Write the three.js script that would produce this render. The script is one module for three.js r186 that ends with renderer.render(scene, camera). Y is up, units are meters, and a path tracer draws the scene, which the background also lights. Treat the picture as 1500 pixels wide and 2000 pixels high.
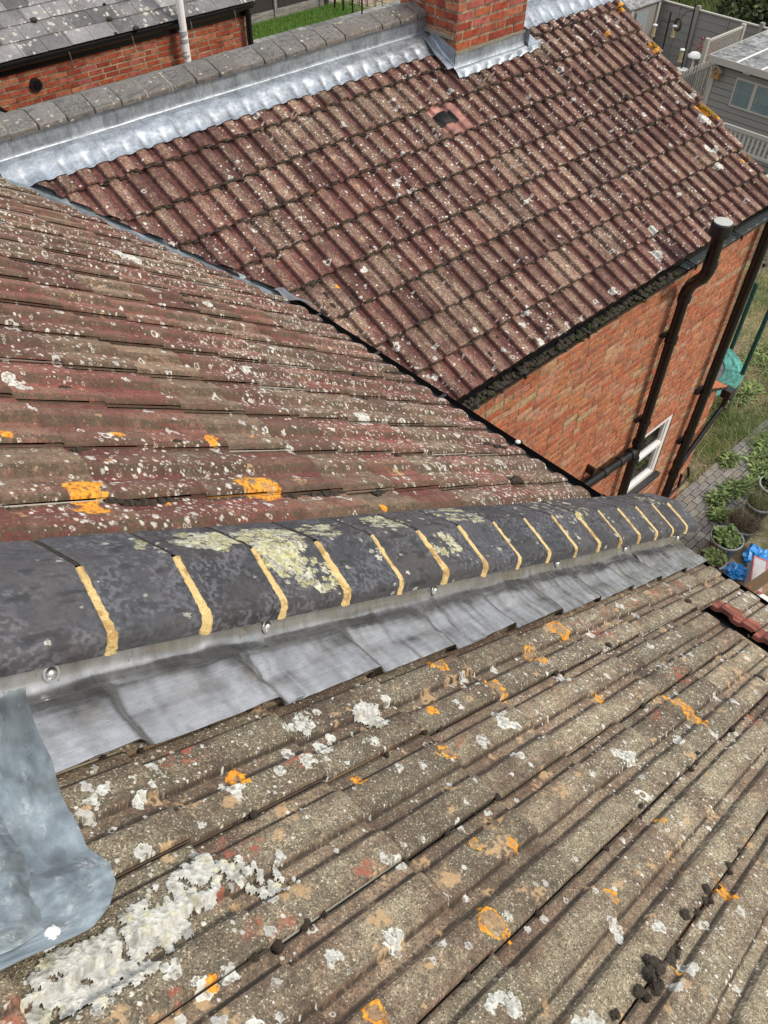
import * as THREE from 'three';
import { mergeGeometries, mergeVertices, toCreasedNormals } from 'three/addons/utils/BufferGeometryUtils.js';
import { RoundedBoxGeometry } from 'three/addons/geometries/RoundedBoxGeometry.js';

// ---------------------------------------------------------------- camera, sky, sun, exposure
const Y0 = 7.2;                                   // measured heights are taken from a joint of the near coping; the ground lies 7.2 m below it
const scene = new THREE.Scene();
const camera = new THREE.PerspectiveCamera(63.84, 0.75, 0.05, 200);
camera.position.set(-0.2235, 1.2764 + Y0, 0.9388);
camera.rotation.set(-0.81640, -0.77019, 0.01994, 'YXZ');
const renderer = new THREE.WebGLRenderer({ antialias: true });
renderer.setSize(768, 1024);
renderer.toneMapping = THREE.LinearToneMapping;
renderer.toneMappingExposure = 1.15;
renderer.shadowMap.enabled = true;
renderer.shadowMap.type = THREE.PCFSoftShadowMap;

const sunDir = new THREE.Vector3(0.34, 0.66, 0.67).normalize();
const sun = new THREE.DirectionalLight(0xfff1de, 2.3);
sun.position.copy(sunDir).multiplyScalar(40).add(new THREE.Vector3(5, 4, -4));
sun.target.position.set(5, 4, -4);
sun.castShadow = true; sun.shadow.radius = 24; sun.shadow.mapSize.set(4096, 4096);
Object.assign(sun.shadow.camera, { left: -30, right: 30, top: 30, bottom: -30, near: 1, far: 100 });
scene.add(sun, sun.target);

// ---------------------------------------------------------------- numbers, noise
const clamp = (x, a = 0, b = 1) => (x < a ? a : x > b ? b : x), lerp = (a, b, t) => a + (b - a) * t;
const smooth = (a, b, x) => { const t = clamp((x - a) / (b - a)); return t * t * (3 - 2 * t); };
function rng(seed) { let s = seed | 0; return () => { s = (s + 0x6d2b79f5) | 0; let t = Math.imul(s ^ (s >>> 15), 1 | s); t = (t + Math.imul(t ^ (t >>> 7), 61 | t)) ^ t; return ((t ^ (t >>> 14)) >>> 0) / 4294967296; }; }
const hash = (a, b = 0, c = 0) => { let h = Math.imul(a | 0, 374761393) + Math.imul(b | 0, 668265263) + Math.imul(c | 0, 2147483629 % 1274126177); h = Math.imul(h ^ (h >>> 13), 1274126177); h ^= h >>> 16; h = Math.imul(h, 2246822519); return ((h ^ (h >>> 15)) >>> 0) / 4294967296; };
const LAT = 256, lattice = (() => { const r = rng(77), a = new Float32Array(LAT * LAT); for (let i = 0; i < a.length; i++) a[i] = r(); return a; })();
function vn(x, y) {                                // value noise 0..1
  const xi = Math.floor(x), yi = Math.floor(y); let fx = x - xi, fy = y - yi;
  fx = fx * fx * (3 - 2 * fx); fy = fy * fy * (3 - 2 * fy);
  const a = xi & 255, b = (xi + 1) & 255, c = (yi & 255) << 8, d = ((yi + 1) & 255) << 8;
  const p = lattice[c + a], q = lattice[c + b], r = lattice[d + a], s = lattice[d + b];
  return p + (q - p) * fx + (r - p + (p - q - r + s) * fx) * fy;
}
const fbm = (x, y, o = 3) => { let s = 0, a = 0.5, n = 0; for (let i = 0; i < o; i++) { s += a * vn(x, y); n += a; x = x * 2.03 + 17.1; y = y * 2.03 + 5.7; a *= 0.5; } return s / n; };

// sky: an even, bright overcast with soft cloud relief
{
  const W = 512, H = 256, d = new Float32Array(W * H * 4);
  for (let j = 0; j < H; j++) for (let i = 0; i < W; i++) {
    const el = ((j + 0.5) / H - 0.5) * Math.PI, az = ((i + 0.5) / W) * Math.PI * 2, y = Math.sin(el), k = (j * W + i) * 4;
    const q = 1 / (Math.max(y, 0) + 0.25), cl = fbm(Math.cos(az) * Math.cos(el) * q * 1.6 + 9, Math.sin(az) * Math.cos(el) * q * 1.6 + 9, 4);
    const L = y > 0 ? 1.3 * (0.36 + 0.64 * y) * (0.78 + 0.44 * cl) : 0.3;
    d[k] = L * 0.97; d[k + 1] = L; d[k + 2] = L * 1.05; d[k + 3] = 1;
  }
  const t = new THREE.DataTexture(d, W, H, THREE.RGBAFormat, THREE.FloatType);
  t.mapping = THREE.EquirectangularReflectionMapping; t.magFilter = t.minFilter = THREE.LinearFilter; t.needsUpdate = true;
  scene.background = t; scene.environment = t;
}

// ---------------------------------------------------------------- things and parts
const taken = new Map();
function numbered(n) { const k = taken.get(n) || 0; taken.set(n, k + 1); return k ? n + '_' + String(k).padStart(3, '0') : n; }
const P3 = (x, y, z) => new THREE.Vector3(x, y + Y0, z);
function thing(name, label, category, base, group) {
  const o = new THREE.Group(); o.name = numbered(name); o.position.copy(base); o.userData = { label, category }; if (group) o.userData.group = group;
  scene.add(o); return o;
}
const rootOf = (o) => { while (o.parent && o.parent !== scene) o = o.parent; return o; };
function part(name, geo, mat, parent, kind) {      // geometry in world coordinates, under a thing or one of its parts
  const b = rootOf(parent).position; geo.translate(-b.x, -b.y, -b.z);
  const m = new THREE.Mesh(geo, mat); m.name = name; m.castShadow = m.receiveShadow = true; if (kind) m.userData.kind = kind;
  parent.add(m); return m;
}
function piece(name, geo, mat, parent, pos, quat) {  // a shared geometry placed in world coordinates
  const m = new THREE.Mesh(geo, mat), b = rootOf(parent).position; m.name = name; m.position.copy(pos).sub(b); if (quat) m.quaternion.copy(quat);
  m.castShadow = m.receiveShadow = true; parent.add(m); return m;
}
function structure(name, geo, mat) { const m = new THREE.Mesh(geo, mat); m.name = numbered(name); m.userData = { kind: 'structure' }; m.castShadow = m.receiveShadow = true; scene.add(m); return m; }
function single(name, label, category, geo, mat, base, group) {   // a thing that is one mesh
  geo.translate(-base.x, -base.y, -base.z); const m = new THREE.Mesh(geo, mat); m.name = numbered(name); m.position.copy(base); m.userData = { label, category }; if (group) m.userData.group = group;
  m.castShadow = m.receiveShadow = true; scene.add(m); return m;
}

// ---------------------------------------------------------------- geometry helpers (all return geometries in world coordinates)
const M4 = () => new THREE.Matrix4();
function box(x0, x1, y0, y1, z0, z1) { const g = new THREE.BoxGeometry(x1 - x0, y1 - y0, z1 - z0); g.translate((x0 + x1) / 2, (y0 + y1) / 2 + Y0, (z0 + z1) / 2); return g; }
function rbox(x0, x1, y0, y1, z0, z1, r = 0.004) { const g = new RoundedBoxGeometry(x1 - x0, y1 - y0, z1 - z0, 1, r); g.translate((x0 + x1) / 2, (y0 + y1) / 2 + Y0, (z0 + z1) / 2); return g; }
function obox(center, ax, ay, az, sx, sy, sz, r = 0) {  // oriented box
  const g = r ? new RoundedBoxGeometry(sx, sy, sz, 1, r) : new THREE.BoxGeometry(sx, sy, sz);
  const m = M4().makeBasis(ax, ay, az).setPosition(center); g.applyMatrix4(m);
  if (m.determinant() < 0) { if (g.index) { const a = g.index.array; for (let i = 0; i < a.length; i += 3) { const t = a[i]; a[i] = a[i + 1]; a[i + 1] = t; } } else for (const k of Object.keys(g.attributes)) { const at = g.attributes[k], n = at.itemSize, a = at.array; for (let i = 0; i < at.count; i += 3) for (let c = 0; c < n; c++) { const t = a[i * n + c]; a[i * n + c] = a[(i + 1) * n + c]; a[(i + 1) * n + c] = t; } } }
  return g;
}
function bar(a, b, w, h = w, up = new THREE.Vector3(0, 1, 0)) { // box between two points
  const d = b.clone().sub(a), l = d.length(); d.normalize(); if (Math.abs(d.dot(up)) > 0.98) up = new THREE.Vector3(1, 0, 0);
  const s = new THREE.Vector3().crossVectors(up, d).normalize(), u = new THREE.Vector3().crossVectors(d, s);
  return obox(a.clone().add(b).multiplyScalar(0.5), s, u, d, w, h, l);
}
function cyl(a, b, r0, r1 = r0, seg = 20, open = false) {
  const d = b.clone().sub(a), g = new THREE.CylinderGeometry(r1, r0, d.length(), seg, 1, open);
  g.applyQuaternion(new THREE.Quaternion().setFromUnitVectors(new THREE.Vector3(0, 1, 0), d.clone().normalize())); g.translate((a.x + b.x) / 2, (a.y + b.y) / 2, (a.z + b.z) / 2); return g;
}
function tube(pts, r, seg = 24, rad = 10) { return new THREE.TubeGeometry(new THREE.CatmullRomCurve3(pts, false, 'catmullrom', 0.3), seg, r, rad, false); }
function lathe(pts, at, seg = 28) { const g = new THREE.LatheGeometry(pts.map(([r, y]) => new THREE.Vector2(r, y)), seg); g.translate(at.x, at.y, at.z); return g; }
function merge(list) { return mergeGeometries(list.map((g) => { const q = g.index ? g.toNonIndexed() : g; for (const k of Object.keys(q.attributes)) if (!['position', 'normal', 'uv', 'color'].includes(k)) q.deleteAttribute(k); return q; })); }
function sheet(nu, nv, fn, uvfn, thick = 0) {       // a grid surface; thick adds a rim and an underside along -normal
  const pos = [], uv = [], idx = [];
  for (let j = 0; j <= nv; j++) for (let i = 0; i <= nu; i++) { const p = fn(i / nu, j / nv); pos.push(p.x, p.y, p.z); const t = uvfn ? uvfn(i / nu, j / nv, p) : [i / nu, j / nv]; uv.push(t[0], t[1]); }
  const w = nu + 1;
  for (let j = 0; j < nv; j++) for (let i = 0; i < nu; i++) { const a = j * w + i, b = a + 1, c = a + w, d = c + 1; idx.push(a, b, d, a, d, c); }
  const g = new THREE.BufferGeometry(); g.setAttribute('position', new THREE.Float32BufferAttribute(pos, 3)); g.setAttribute('uv', new THREE.Float32BufferAttribute(uv, 2)); g.setIndex(idx); g.computeVertexNormals();
  if (!thick) return g;
  const n = g.attributes.normal, p2 = pos.slice(), rim = [], ruv = [];
  for (let k = 0; k < n.count; k++) { p2[k * 3] -= n.getX(k) * thick; p2[k * 3 + 1] -= n.getY(k) * thick; p2[k * 3 + 2] -= n.getZ(k) * thick; }
  const loop = []; for (let i = 0; i <= nu; i++) loop.push(i); for (let j = 1; j <= nv; j++) loop.push(j * w + nu); for (let i = nu - 1; i >= 0; i--) loop.push(nv * w + i); for (let j = nv - 1; j >= 0; j--) loop.push(j * w);
  const at = (arr, k) => [arr[k * 3], arr[k * 3 + 1], arr[k * 3 + 2]], tv = (k) => [uv[k * 2], uv[k * 2 + 1]];
  for (let i = 0; i < loop.length - 1; i++) { const a = loop[i], b = loop[i + 1]; rim.push(...at(pos, a), ...at(p2, a), ...at(pos, b), ...at(pos, b), ...at(p2, a), ...at(p2, b)); ruv.push(...tv(a), ...tv(a), ...tv(b), ...tv(b), ...tv(a), ...tv(b)); }
  const r = new THREE.BufferGeometry(); r.setAttribute('position', new THREE.Float32BufferAttribute(rim, 3)); r.setAttribute('uv', new THREE.Float32BufferAttribute(ruv, 2)); r.computeVertexNormals();
  const bt = new THREE.BufferGeometry(); bt.setAttribute('position', new THREE.Float32BufferAttribute(p2, 3)); bt.setAttribute('uv', new THREE.Float32BufferAttribute(uv, 2)); bt.setIndex(idx.slice().reverse()); bt.computeVertexNormals();
  return merge([g, r, bt]);
}
function clip(geo, n, d) {                          // keep what lies where n.p >= d
  const g = geo.index ? geo.toNonIndexed() : geo, A = g.attributes, out = { position: [], normal: [], uv: [] };
  const V = (i) => [A.position.getX(i), A.position.getY(i), A.position.getZ(i), A.normal.getX(i), A.normal.getY(i), A.normal.getZ(i), A.uv.getX(i), A.uv.getY(i)];
  let cut = false;
  for (let i = 0; i < A.position.count; i += 3) {
    const tri = [V(i), V(i + 1), V(i + 2)], s = tri.map((v) => v[0] * n.x + v[1] * n.y + v[2] * n.z - d);
    if (s.every((q) => q < 0)) { cut = true; continue; }
    let poly = tri;
    if (s.some((q) => q < 0)) { cut = true; poly = []; for (let k = 0; k < 3; k++) { const a = tri[k], b = tri[(k + 1) % 3], sa = s[k], sb = s[(k + 1) % 3]; if (sa >= 0) poly.push(a); if (sa * sb < 0) { const t = sa / (sa - sb); poly.push(a.map((q, m) => q + (b[m] - q) * t)); } } }
    for (let k = 1; k < poly.length - 1; k++) for (const v of [poly[0], poly[k], poly[k + 1]]) { out.position.push(v[0], v[1], v[2]); out.normal.push(v[3], v[4], v[5]); out.uv.push(v[6], v[7]); }
  }
  if (!cut) return g; if (!out.position.length) return null;
  const r = new THREE.BufferGeometry(); for (const [k, w] of [['position', 3], ['normal', 3], ['uv', 2]]) r.setAttribute(k, new THREE.Float32BufferAttribute(out[k], w)); return r;
}
function blob(r, seed, squash = 0.6, rough = 0.35, detail = 3) { // a lumpy cushion, base at its centre
  const g = mergeVertices(new THREE.IcosahedronGeometry(r, detail).deleteAttribute('normal').deleteAttribute('uv')), p = g.attributes.position;
  for (let i = 0; i < p.count; i++) { const x = p.getX(i) / r, y = p.getY(i) / r, z = p.getZ(i) / r; const k = 1 + rough * 0.8 * (vn(x * 19 + y * 7 + seed, z * 19 + y * 13 + 70) - 0.5) + rough * (fbm(x * 1.7 + seed * 3.1 + 9, z * 1.7 + y * 1.3 + seed + 9, 3) * 2 - 1) + rough * 0.5 * (vn(x * 7 + seed + 40, (z + y) * 7 + 40) - 0.5); p.setXYZ(i, x * r * k, y * r * k * squash, z * r * k); }
  g.setAttribute('uv', new THREE.Float32BufferAttribute(new Float32Array(p.count * 2).map((_, i) => (i % 2 ? p.getZ(i >> 1) : p.getX(i >> 1))), 2)); g.computeVertexNormals(); return g.toNonIndexed();
}

// ---------------------------------------------------------------- roof frames
const TH = 0.570406, cT = Math.cos(TH), sT = Math.sin(TH);
const D = new THREE.Vector3(cT, -sT, 0), N = new THREE.Vector3(sT, cT, 0), Z = new THREE.Vector3(0, 0, 1), X = new THREE.Vector3(1, 0, 0), Y = new THREE.Vector3(0, 1, 0);
const ROOF = -0.088;                                 // height of the main roofs' roll tops below the coping's lower edge, square to the slope
const F = (u, n, z) => new THREE.Vector3(D.x * u + N.x * n, D.y * u + N.y * n + Y0, z);             // main slope: u down the slope, n square to it
const PH = 0.488713, cP = Math.cos(PH), sP = Math.sin(PH), WV = new THREE.Vector3(8.2384, -1.2876 + Y0, -4.3707);
const WS = new THREE.Vector3(0, -sP, cP), WN = new THREE.Vector3(0, cP, sP);
const WF = (x, t, n) => new THREE.Vector3(x, WV.y + WS.y * t + WN.y * n, WV.z + WS.z * t + WN.z * n); // rear wing slope: t down the slope from the top visible nose line
const valleyDir = new THREE.Vector3().crossVectors(N, WN).normalize(); if (valleyDir.y > 0) valleyDir.negate();
const valleyZ = (u) => { const p = F(u, ROOF, 0); return (WN.dot(WV) - WN.x * p.x - WN.y * p.y) / WN.z; };   // z of the valley at u on the main slope

// ---------------------------------------------------------------- textures
function dataTex(d, w, h, srgb = true, wrap = THREE.RepeatWrapping) {
  const t = new THREE.DataTexture(d, w, h, THREE.RGBAFormat); t.colorSpace = srgb ? THREE.SRGBColorSpace : THREE.NoColorSpace;
  t.wrapS = t.wrapT = wrap; t.magFilter = THREE.LinearFilter; t.minFilter = THREE.LinearMipmapLinearFilter; t.generateMipmaps = true; t.needsUpdate = true; return t;
}
const asBump = (t) => { const b = t.clone(); b.colorSpace = THREE.NoColorSpace; b.needsUpdate = true; return b; };
// A painter over a rectangle of surface measured in metres (x = s, y = v).
class Paint {
  constructor(w, h, s0, s1, v0, v1) { Object.assign(this, { w, h, s0, s1, v0, v1, px: w / (s1 - s0), py: h / (v1 - v0), d: new Uint8ClampedArray(w * h * 4) }); }
  fill(fn) { const c = [0, 0, 0]; for (let j = 0, k = 0; j < this.h; j++) { const v = this.v0 + (j + 0.5) / this.py; for (let i = 0; i < this.w; i++, k += 4) { fn(this.s0 + (i + 0.5) / this.px, v, c); this.d[k] = c[0]; this.d[k + 1] = c[1]; this.d[k + 2] = c[2]; this.d[k + 3] = 255; } } return this; }
  // stamp: fn(distance 0..1 from the middle, s, v) gives [r, g, b, cover]
  stamp(s, v, r, seed, fn, rough = 0.4, stretch = 1) {
    const i0 = Math.max(0, Math.floor((s - r * 1.5 * stretch - this.s0) * this.px)), i1 = Math.min(this.w - 1, Math.ceil((s + r * 1.5 * stretch - this.s0) * this.px)), j0 = Math.max(0, Math.floor((v - r * 1.5 - this.v0) * this.py)), j1 = Math.min(this.h - 1, Math.ceil((v + r * 1.5 - this.v0) * this.py));
    for (let j = j0; j <= j1; j++) for (let i = i0; i <= i1; i++) {
      const S = this.s0 + (i + 0.5) / this.px, Q = this.v0 + (j + 0.5) / this.py, dx = (S - s) / stretch, dy = Q - v, q = Math.hypot(dx, dy) / r; if (q > 1.5) continue;
      const an = rough ? 1 + rough * (fbm(dx / r * 2.2 + seed * 7.3 + 50, dy / r * 2.2 + seed * 3.7 + 50, 3) * 2 - 1) * 1.4 : 1, e = q / an; if (e > 1) continue;
      const o = fn(e, S, Q), k = (j * this.w + i) * 4, a = o[3]; if (a <= 0) continue;
      for (let c = 0; c < 3; c++) this.d[k + c] = lerp(this.d[k + c], o[c], a);
    }
  }
  tex(wrap = THREE.MirroredRepeatWrapping) { return dataTex(new Uint8Array(this.d.buffer), this.w, this.h, true, wrap); }
  uv(s, v) { return [(s - this.s0) / (this.s1 - this.s0), (v - this.v0) / (this.v1 - this.v0)]; }
}
const mixc = (o, r, g, b, t) => { o[0] += (r - o[0]) * t; o[1] += (g - o[1]) * t; o[2] += (b - o[2]) * t; };
// sand grains: one random value per cell, cells jittered by noise
const grainAt = (s, v, size, k) => 0.62 * hash(Math.floor(s / size), Math.floor(v / size + 0.5 * (Math.floor(s / size) & 1)), k) + 0.38 * vn(s / size * 0.7 + k * 9, v / size * 0.7);
const whiteLichen = (pale) => (e, s, v) => { const m = fbm(s * 160, v * 160, 2), c = e > 0.75 ? 1 : 0.86 + 0.2 * (m - 0.5); return [pale[0] * c * (0.9 + 0.2 * m), pale[1] * c * (0.9 + 0.2 * m), pale[2] * c * (0.9 + 0.2 * m), smooth(1, 0.86, e) * (m > 0.36 ? 0.92 : 0.45)]; };
const ringLichen = (pale) => (e, s, v) => { const ring = smooth(0.45, 0.62, e) * smooth(1, 0.9, e), m = vn(s * 240, v * 240); return [pale[0], pale[1], pale[2], ring * (0.55 + 0.45 * m) + (e < 0.2 ? 0.35 : 0)]; };
const orangeRing = (hollow) => (e, s, v) => { const m = fbm(s * 130, v * 130, 3), ring = hollow ? smooth(hollow - 0.12, hollow + 0.12, e + (m - 0.5) * 0.5) : 1; return ring > 0.4 ? [216 + 50 * (m - 0.5), 146 + 90 * (m - 0.5), 20 + 50 * m, smooth(1, 0.88, e) * (m > 0.35 ? 0.95 : 0.4)] : [176, 140, 100, smooth(1, 0.8, e) * 0.65 * (m > 0.4 ? 1 : 0.5)]; };

// Concrete interlocking tiles. o: paint area, cover (width), start across, gauge, first nose line, colours and growths.
function roofTexture(o) {
  const p = new Paint(o.w, o.h, o.s0, o.s1, o.v0, o.v1), half = o.cover / 2, rnd = rng(o.seed), tone = new Map();
  const toneOf = (j, i) => { const k = j * 1000 + i; let t = tone.get(k); if (t === undefined) { t = hash(j, i, o.seed); const q = o.toneAt ? o.toneAt.some(([s, v]) => Math.floor((o.nose - s) / o.gauge) === j && Math.floor((v - o.start) / o.cover) === i) : false; t = q ? 0.97 : t * 0.93; tone.set(k, t); } return t; };
  p.fill((s, v, c) => {
    const j = Math.floor((o.nose - s) / o.gauge), i = Math.floor((v - o.start) / o.cover), t = toneOf(j, i), q = ((v - o.start) / half) % 1, f = q < 0 ? q + 1 : q;
    const top = smooth(0.34, 0.46, f) * smooth(0.98, 0.9, f), edge = smooth(0.2, 0.3, f) * smooth(0.46, 0.38, f) + smooth(0.88, 0.95, f) + smooth(0.06, 0.0, f);
    const A = fbm(s * 7 + i * 3.3, v * 7 + j * 1.7, 3) , C = fbm(s * 2.1 + 7, v * 2.1 + 3, 2);
    const E = fbm(s * 22 + 11, v * 95 + 3, 3), front = smooth(0.74, 0.86, f) + smooth(0.1, 0.02, f), back = smooth(0.22, 0.3, f) * smooth(0.46, 0.4, f);
    const beige = clamp((t > o.beigeFrom ? 0.8 : o.beigeBase + o.beigeTop * top) * (0.5 + 1.0 * E) + (A - 0.5) * 0.9 + (C - 0.5) * 0.5);
    const R = o.red, G = o.beige, k = 0.86 + 0.28 * ((t * 7.7) % 1);
    c[0] = R[0] * k; c[1] = R[1] * k; c[2] = R[2] * k; mixc(c, G[0] * k, G[1] * k, G[2] * k, beige);
    const g = grainAt(s, v, o.grain, 1), g2 = grainAt(s + 3, v + 5, o.grain * 2.6, 2), g3 = vn(s * 900 + 7, v * 900);
    if (o.dark) { const q = clamp((front * o.front + back * o.edge) * smooth(0.25, 0.7, E * 0.6 + g2 * 0.5)) * 0.85 + smooth(0.55, 0.85, A * 0.7 + g2 * 0.35) * o.grime; mixc(c, o.dark[0], o.dark[1], o.dark[2], clamp(q)); }
    const th = 0.9 - 0.42 * o.pale * (0.3 + beige), mid = (A - 0.5) * 0.5 + (fbm(s * 48 + 3, v * 48, 2) - 0.5) * 0.45;
    let w = 1 + mid * o.vary + (g2 - 0.5) * o.vary * 0.5 + (g3 - 0.5) * o.vary * 0.4; c[0] *= w; c[1] *= w; c[2] *= w;
    if (g > th) mixc(c, 214, 203, 178, 0.25 + 0.6 * smooth(0, 0.16, g - th)); else if (g < 0.14 + o.pits * 0.5) mixc(c, 46, 40, 34, 0.2 + 0.4 * g2);
    if (o.line) mixc(c, 46, 40, 34, o.line * clamp(smooth(0.215, 0.255, f) * smooth(0.33, 0.28, f) + smooth(0.97, 1.0, f) + smooth(0.05, 0.02, f)) * smooth(0.18, 0.6, E * 0.6 + g2 * 0.5));
  });
  const area = (o.s1 - o.s0) * (o.v1 - o.v0);
  for (const [s, v, r] of o.reds || []) p.stamp(s, v, r, s * 9, (e, S, Q) => { const m = fbm(S * 60, Q * 90, 3); return [150 + 40 * (m - 0.5), 86, 68, smooth(1, 0.3, e) * smooth(0.42, 0.68, m) * 0.75]; }, 0.5, 2.2);
  for (let n = 0; n < area * (o.tans || 0); n++) { const s = lerp(o.s0, o.s1, rnd()), v = lerp(o.v0, o.v1, rnd()); p.stamp(s, v, 0.008 + 0.022 * rnd() ** 2, n, (e, S, Q) => { const m = fbm(S * 110, Q * 110, 2); return [190, 158, 118, smooth(1, 0.5, e) * 0.75 * smooth(0.3, 0.55, m)]; }, 0.6, 1.4); }
  const patch = (s, v) => fbm(s * 1.6 + o.seed, v * 1.6 + 4, 3);
  for (let n = 0; n < area * o.specks; n++) { const s = lerp(o.s0, o.s1, rnd()), v = lerp(o.v0, o.v1, rnd()); if (patch(s, v) < 0.3 + 0.3 * rnd()) continue; const r = o.speck * (0.35 + 1.1 * rnd() ** 2), w = 178 + 55 * rnd(); p.stamp(s, v, r, n, rnd() < o.rings ? ringLichen([w, w, w * 0.96]) : (e) => [w, w, w * 0.96, smooth(1, 0.7, e) * 0.85], 0.35); }
  for (let n = 0; n < area * o.spots; n++) { const s = lerp(o.s0, o.s1, rnd()), v = lerp(o.v0, o.v1, rnd()), r = o.spot * (0.5 + 1.1 * rnd() ** 3); const w = 190 + 35 * rnd(); p.stamp(s, v, r, n + 0.5, rnd() < o.rings ? ringLichen([w, w, w * 0.97]) : whiteLichen([w, w, w * 0.97]), 0.28); if (rnd() < 0.5) for (let k = 0; k < 3; k++) { const a = rnd() * 6.3; p.stamp(s + Math.cos(a) * r * 1.1, v + Math.sin(a) * r * 1.1, r * (0.3 + 0.4 * rnd()), n + k, whiteLichen([w, w, w * 0.97]), 0.25); } }
  for (const [s, v, r] of o.whites || []) for (let k = 0; k < 6; k++) p.stamp(...(k ? [s + (hash(k, s * 999, 1) - 0.5) * r * 2, v + (hash(k, v * 999, 2) - 0.5) * r * 1.8, r * (0.25 + 0.4 * hash(k, s * 999, 3)), k, whiteLichen([214, 216, 208]), 0.25] : [s, v, r * 0.8, s * 5 + v, whiteLichen([222, 224, 216]), 0.3])); for (const [s, v, r] of []) p.stamp(s, v, r, s * 5 + v, whiteLichen([222, 224, 216]), 0.32);
  for (const [s, v, r, h] of o.oranges || []) p.stamp(s, v, r, s * 3 + v * 7, orangeRing(h ?? (hash(s * 1000, v * 1000) > 0.5 ? 0.55 : 0)), 0.42);
  return p;
}
// neutral grain for brick, mortar, clay: a pale mottled sheet to multiply with
const grainTex = (() => { const p = new Paint(1024, 1024, 0, 1, 0, 1); p.fill((s, v, c) => { const A = fbm(s * 16, v * 16, 3), B = grainAt(s, v, 0.004, 3), C = fbm(s * 64, v * 64, 2); let k = 0.62 + 0.42 * A + 0.34 * (C - 0.5) + 0.16 * (B - 0.5) - 0.22 * smooth(0.6, 0.75, fbm(s * 30 + 9, v * 30, 3)) + 0.2 * smooth(0.6, 0.74, fbm(s * 24 + 31, v * 40, 3)); if (B > 0.985) k *= 0.5; if (B < 0.01) k = 1.15; c[0] = c[1] = c[2] = 225 * k; }); return p.tex(THREE.RepeatWrapping); })();
const grainBump = asBump(grainTex);
const brickTex = (() => { const p = new Paint(512, 512, 0, 1, 0, 1); p.fill((s, v, c) => { const A = fbm(s * 14, v * 14, 3), C = fbm(s * 60, v * 60, 2), B = hash(Math.floor(s * 300), Math.floor(v * 300), 8); const k = 0.88 + 0.24 * (A - 0.5) + 0.24 * (C - 0.5) + 0.08 * (B - 0.5); c[0] = 238 * k; c[1] = 236 * k; c[2] = 232 * k; mixc(c, 250, 226, 208, 0.5 * smooth(0.62, 0.76, fbm(s * 22 + 31, v * 40, 3))); mixc(c, 120, 96, 88, 0.45 * smooth(0.66, 0.8, fbm(s * 26 + 9, v * 26, 3))); }); return p.tex(THREE.RepeatWrapping); })();

// ---------------------------------------------------------------- materials
const std = (color, roughness = 0.9, extra = {}) => new THREE.MeshStandardMaterial({ color, roughness, ...extra });
const lin = (r, g, b) => new THREE.Color().setRGB(r, g, b);
const grain = (color, rough = 0.92, bump = 0.0015, extra = {}) => std(color, rough, { map: grainTex, bumpMap: grainBump, bumpScale: bump, ...extra });
const nearSpec = {
  w: 2048, h: 2048, v0: 0.05, v1: 1.45, cover: 0.2145, start: -0.0755, gauge: 0.342, nose: 3.39, seed: 11, red: [106, 82, 68], beige: [126, 117, 98], beigeFrom: 0.8, beigeBase: 0.5, beigeTop: 0.3, dark: [62, 56, 48], edge: 0.2, front: 0.3, grime: 0.3, line: 0.7,
  grain: 0.0023, pale: 0.36, pits: 0.3, vary: 0.75, tans: 75, specks: 2600, speck: 0.0034, spots: 90, spot: 0.011, rings: 0.12,
  reds: [[0.048, 0.187, 0.033], [0.077, 0.178, 0.023], [0.024, 0.388, 0.03], [0.042, 0.408, 0.025], [-0.059, 0.454, 0.022], [1.933, 0.547, 0.05], [1.561, 0.612, 0.05], [0.282, 0.297, 0.023], [0.22, 0.546, 0.02], [0, 0.538, 0.03], [0.686, 0.395, 0.03], [1.811, 0.285, 0.05], [-0.216, 0.555, 0.02], [2.0, 0.8, 0.06], [-0.5, 0.5, 0.1], [1.75, 0.215, 0.035], [2.0, 0.215, 0.04], [2.25, 0.21, 0.04], [2.55, 0.21, 0.045], [2.85, 0.2, 0.04]],
  whites: [[0.377, 0.211, 0.03], [0.316, 0.219, 0.017], [0.493, 0.32, 0.015], [0.288, 0.302, 0.019], [0.217, 0.298, 0.012], [0.047, 0.629, 0.013], [-0.11, 0.57, 0.014], [0.293, 0.568, 0.016], [0.093, 0.446, 0.01], [0.409, 0.755, 0.012], [0.158, 0.663, 0.022], [0.254, 0.853, 0.02], [0.224, 0.834, 0.013], [0.352, 0.945, 0.014], [0.724, 0.956, 0.017], [0.015, 0.44, 0.017], [0.379, 0.275, 0.02], [0.006, 0.183, 0.011], [-0.111, 0.208, 0.013], [-0.055, 0.245, 0.014], [-0.027, 0.233, 0.01], [-0.136, 0.219, 0.011], [0.42, 0.259, 0.015], [0.9, 0.42, 0.03], [1.2, 0.66, 0.03]],
  oranges: [[0.14, 0.272, 0.022, 0.3], [0.387, 0.381, 0.016, 0.3], [0.635, 0.426, 0.026, 0.6], [0.743, 0.302, 0.017, 0], [0.915, 0.184, 0.03, 0.6], [1.029, 0.31, 0.04, 0.75], [1.595, 0.215, 0.045, 0.6], [1.32, 0.269, 0.04, 0.7], [1.714, 0.618, 0.045, 0.7], [1.713, 0.679, 0.05, 0.6], [0.374, 0.747, 0.034, 0.75], [-0.144, 0.565, 0.011, 0], [0.681, 0.853, 0.02, 0.65], [1.006, 1.013, 0.03, 0.6], [0.656, 1.023, 0.018, 0], [0.045, 0.729, 0.019, 0.6], [0.566, 0.663, 0.014, 0.4], [1.071, 0.821, 0.014, 0.5], [0.484, 0.615, 0.016, 0.8], [1.411, 0.478, 0.018, 0.4]] };
const nearTexA = roofTexture({ ...nearSpec, s0: -0.95, s1: 1.02 }), nearTexB = roofTexture({ ...nearSpec, s0: 0.55, s1: 3.5, grain: 0.0028 });
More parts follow.
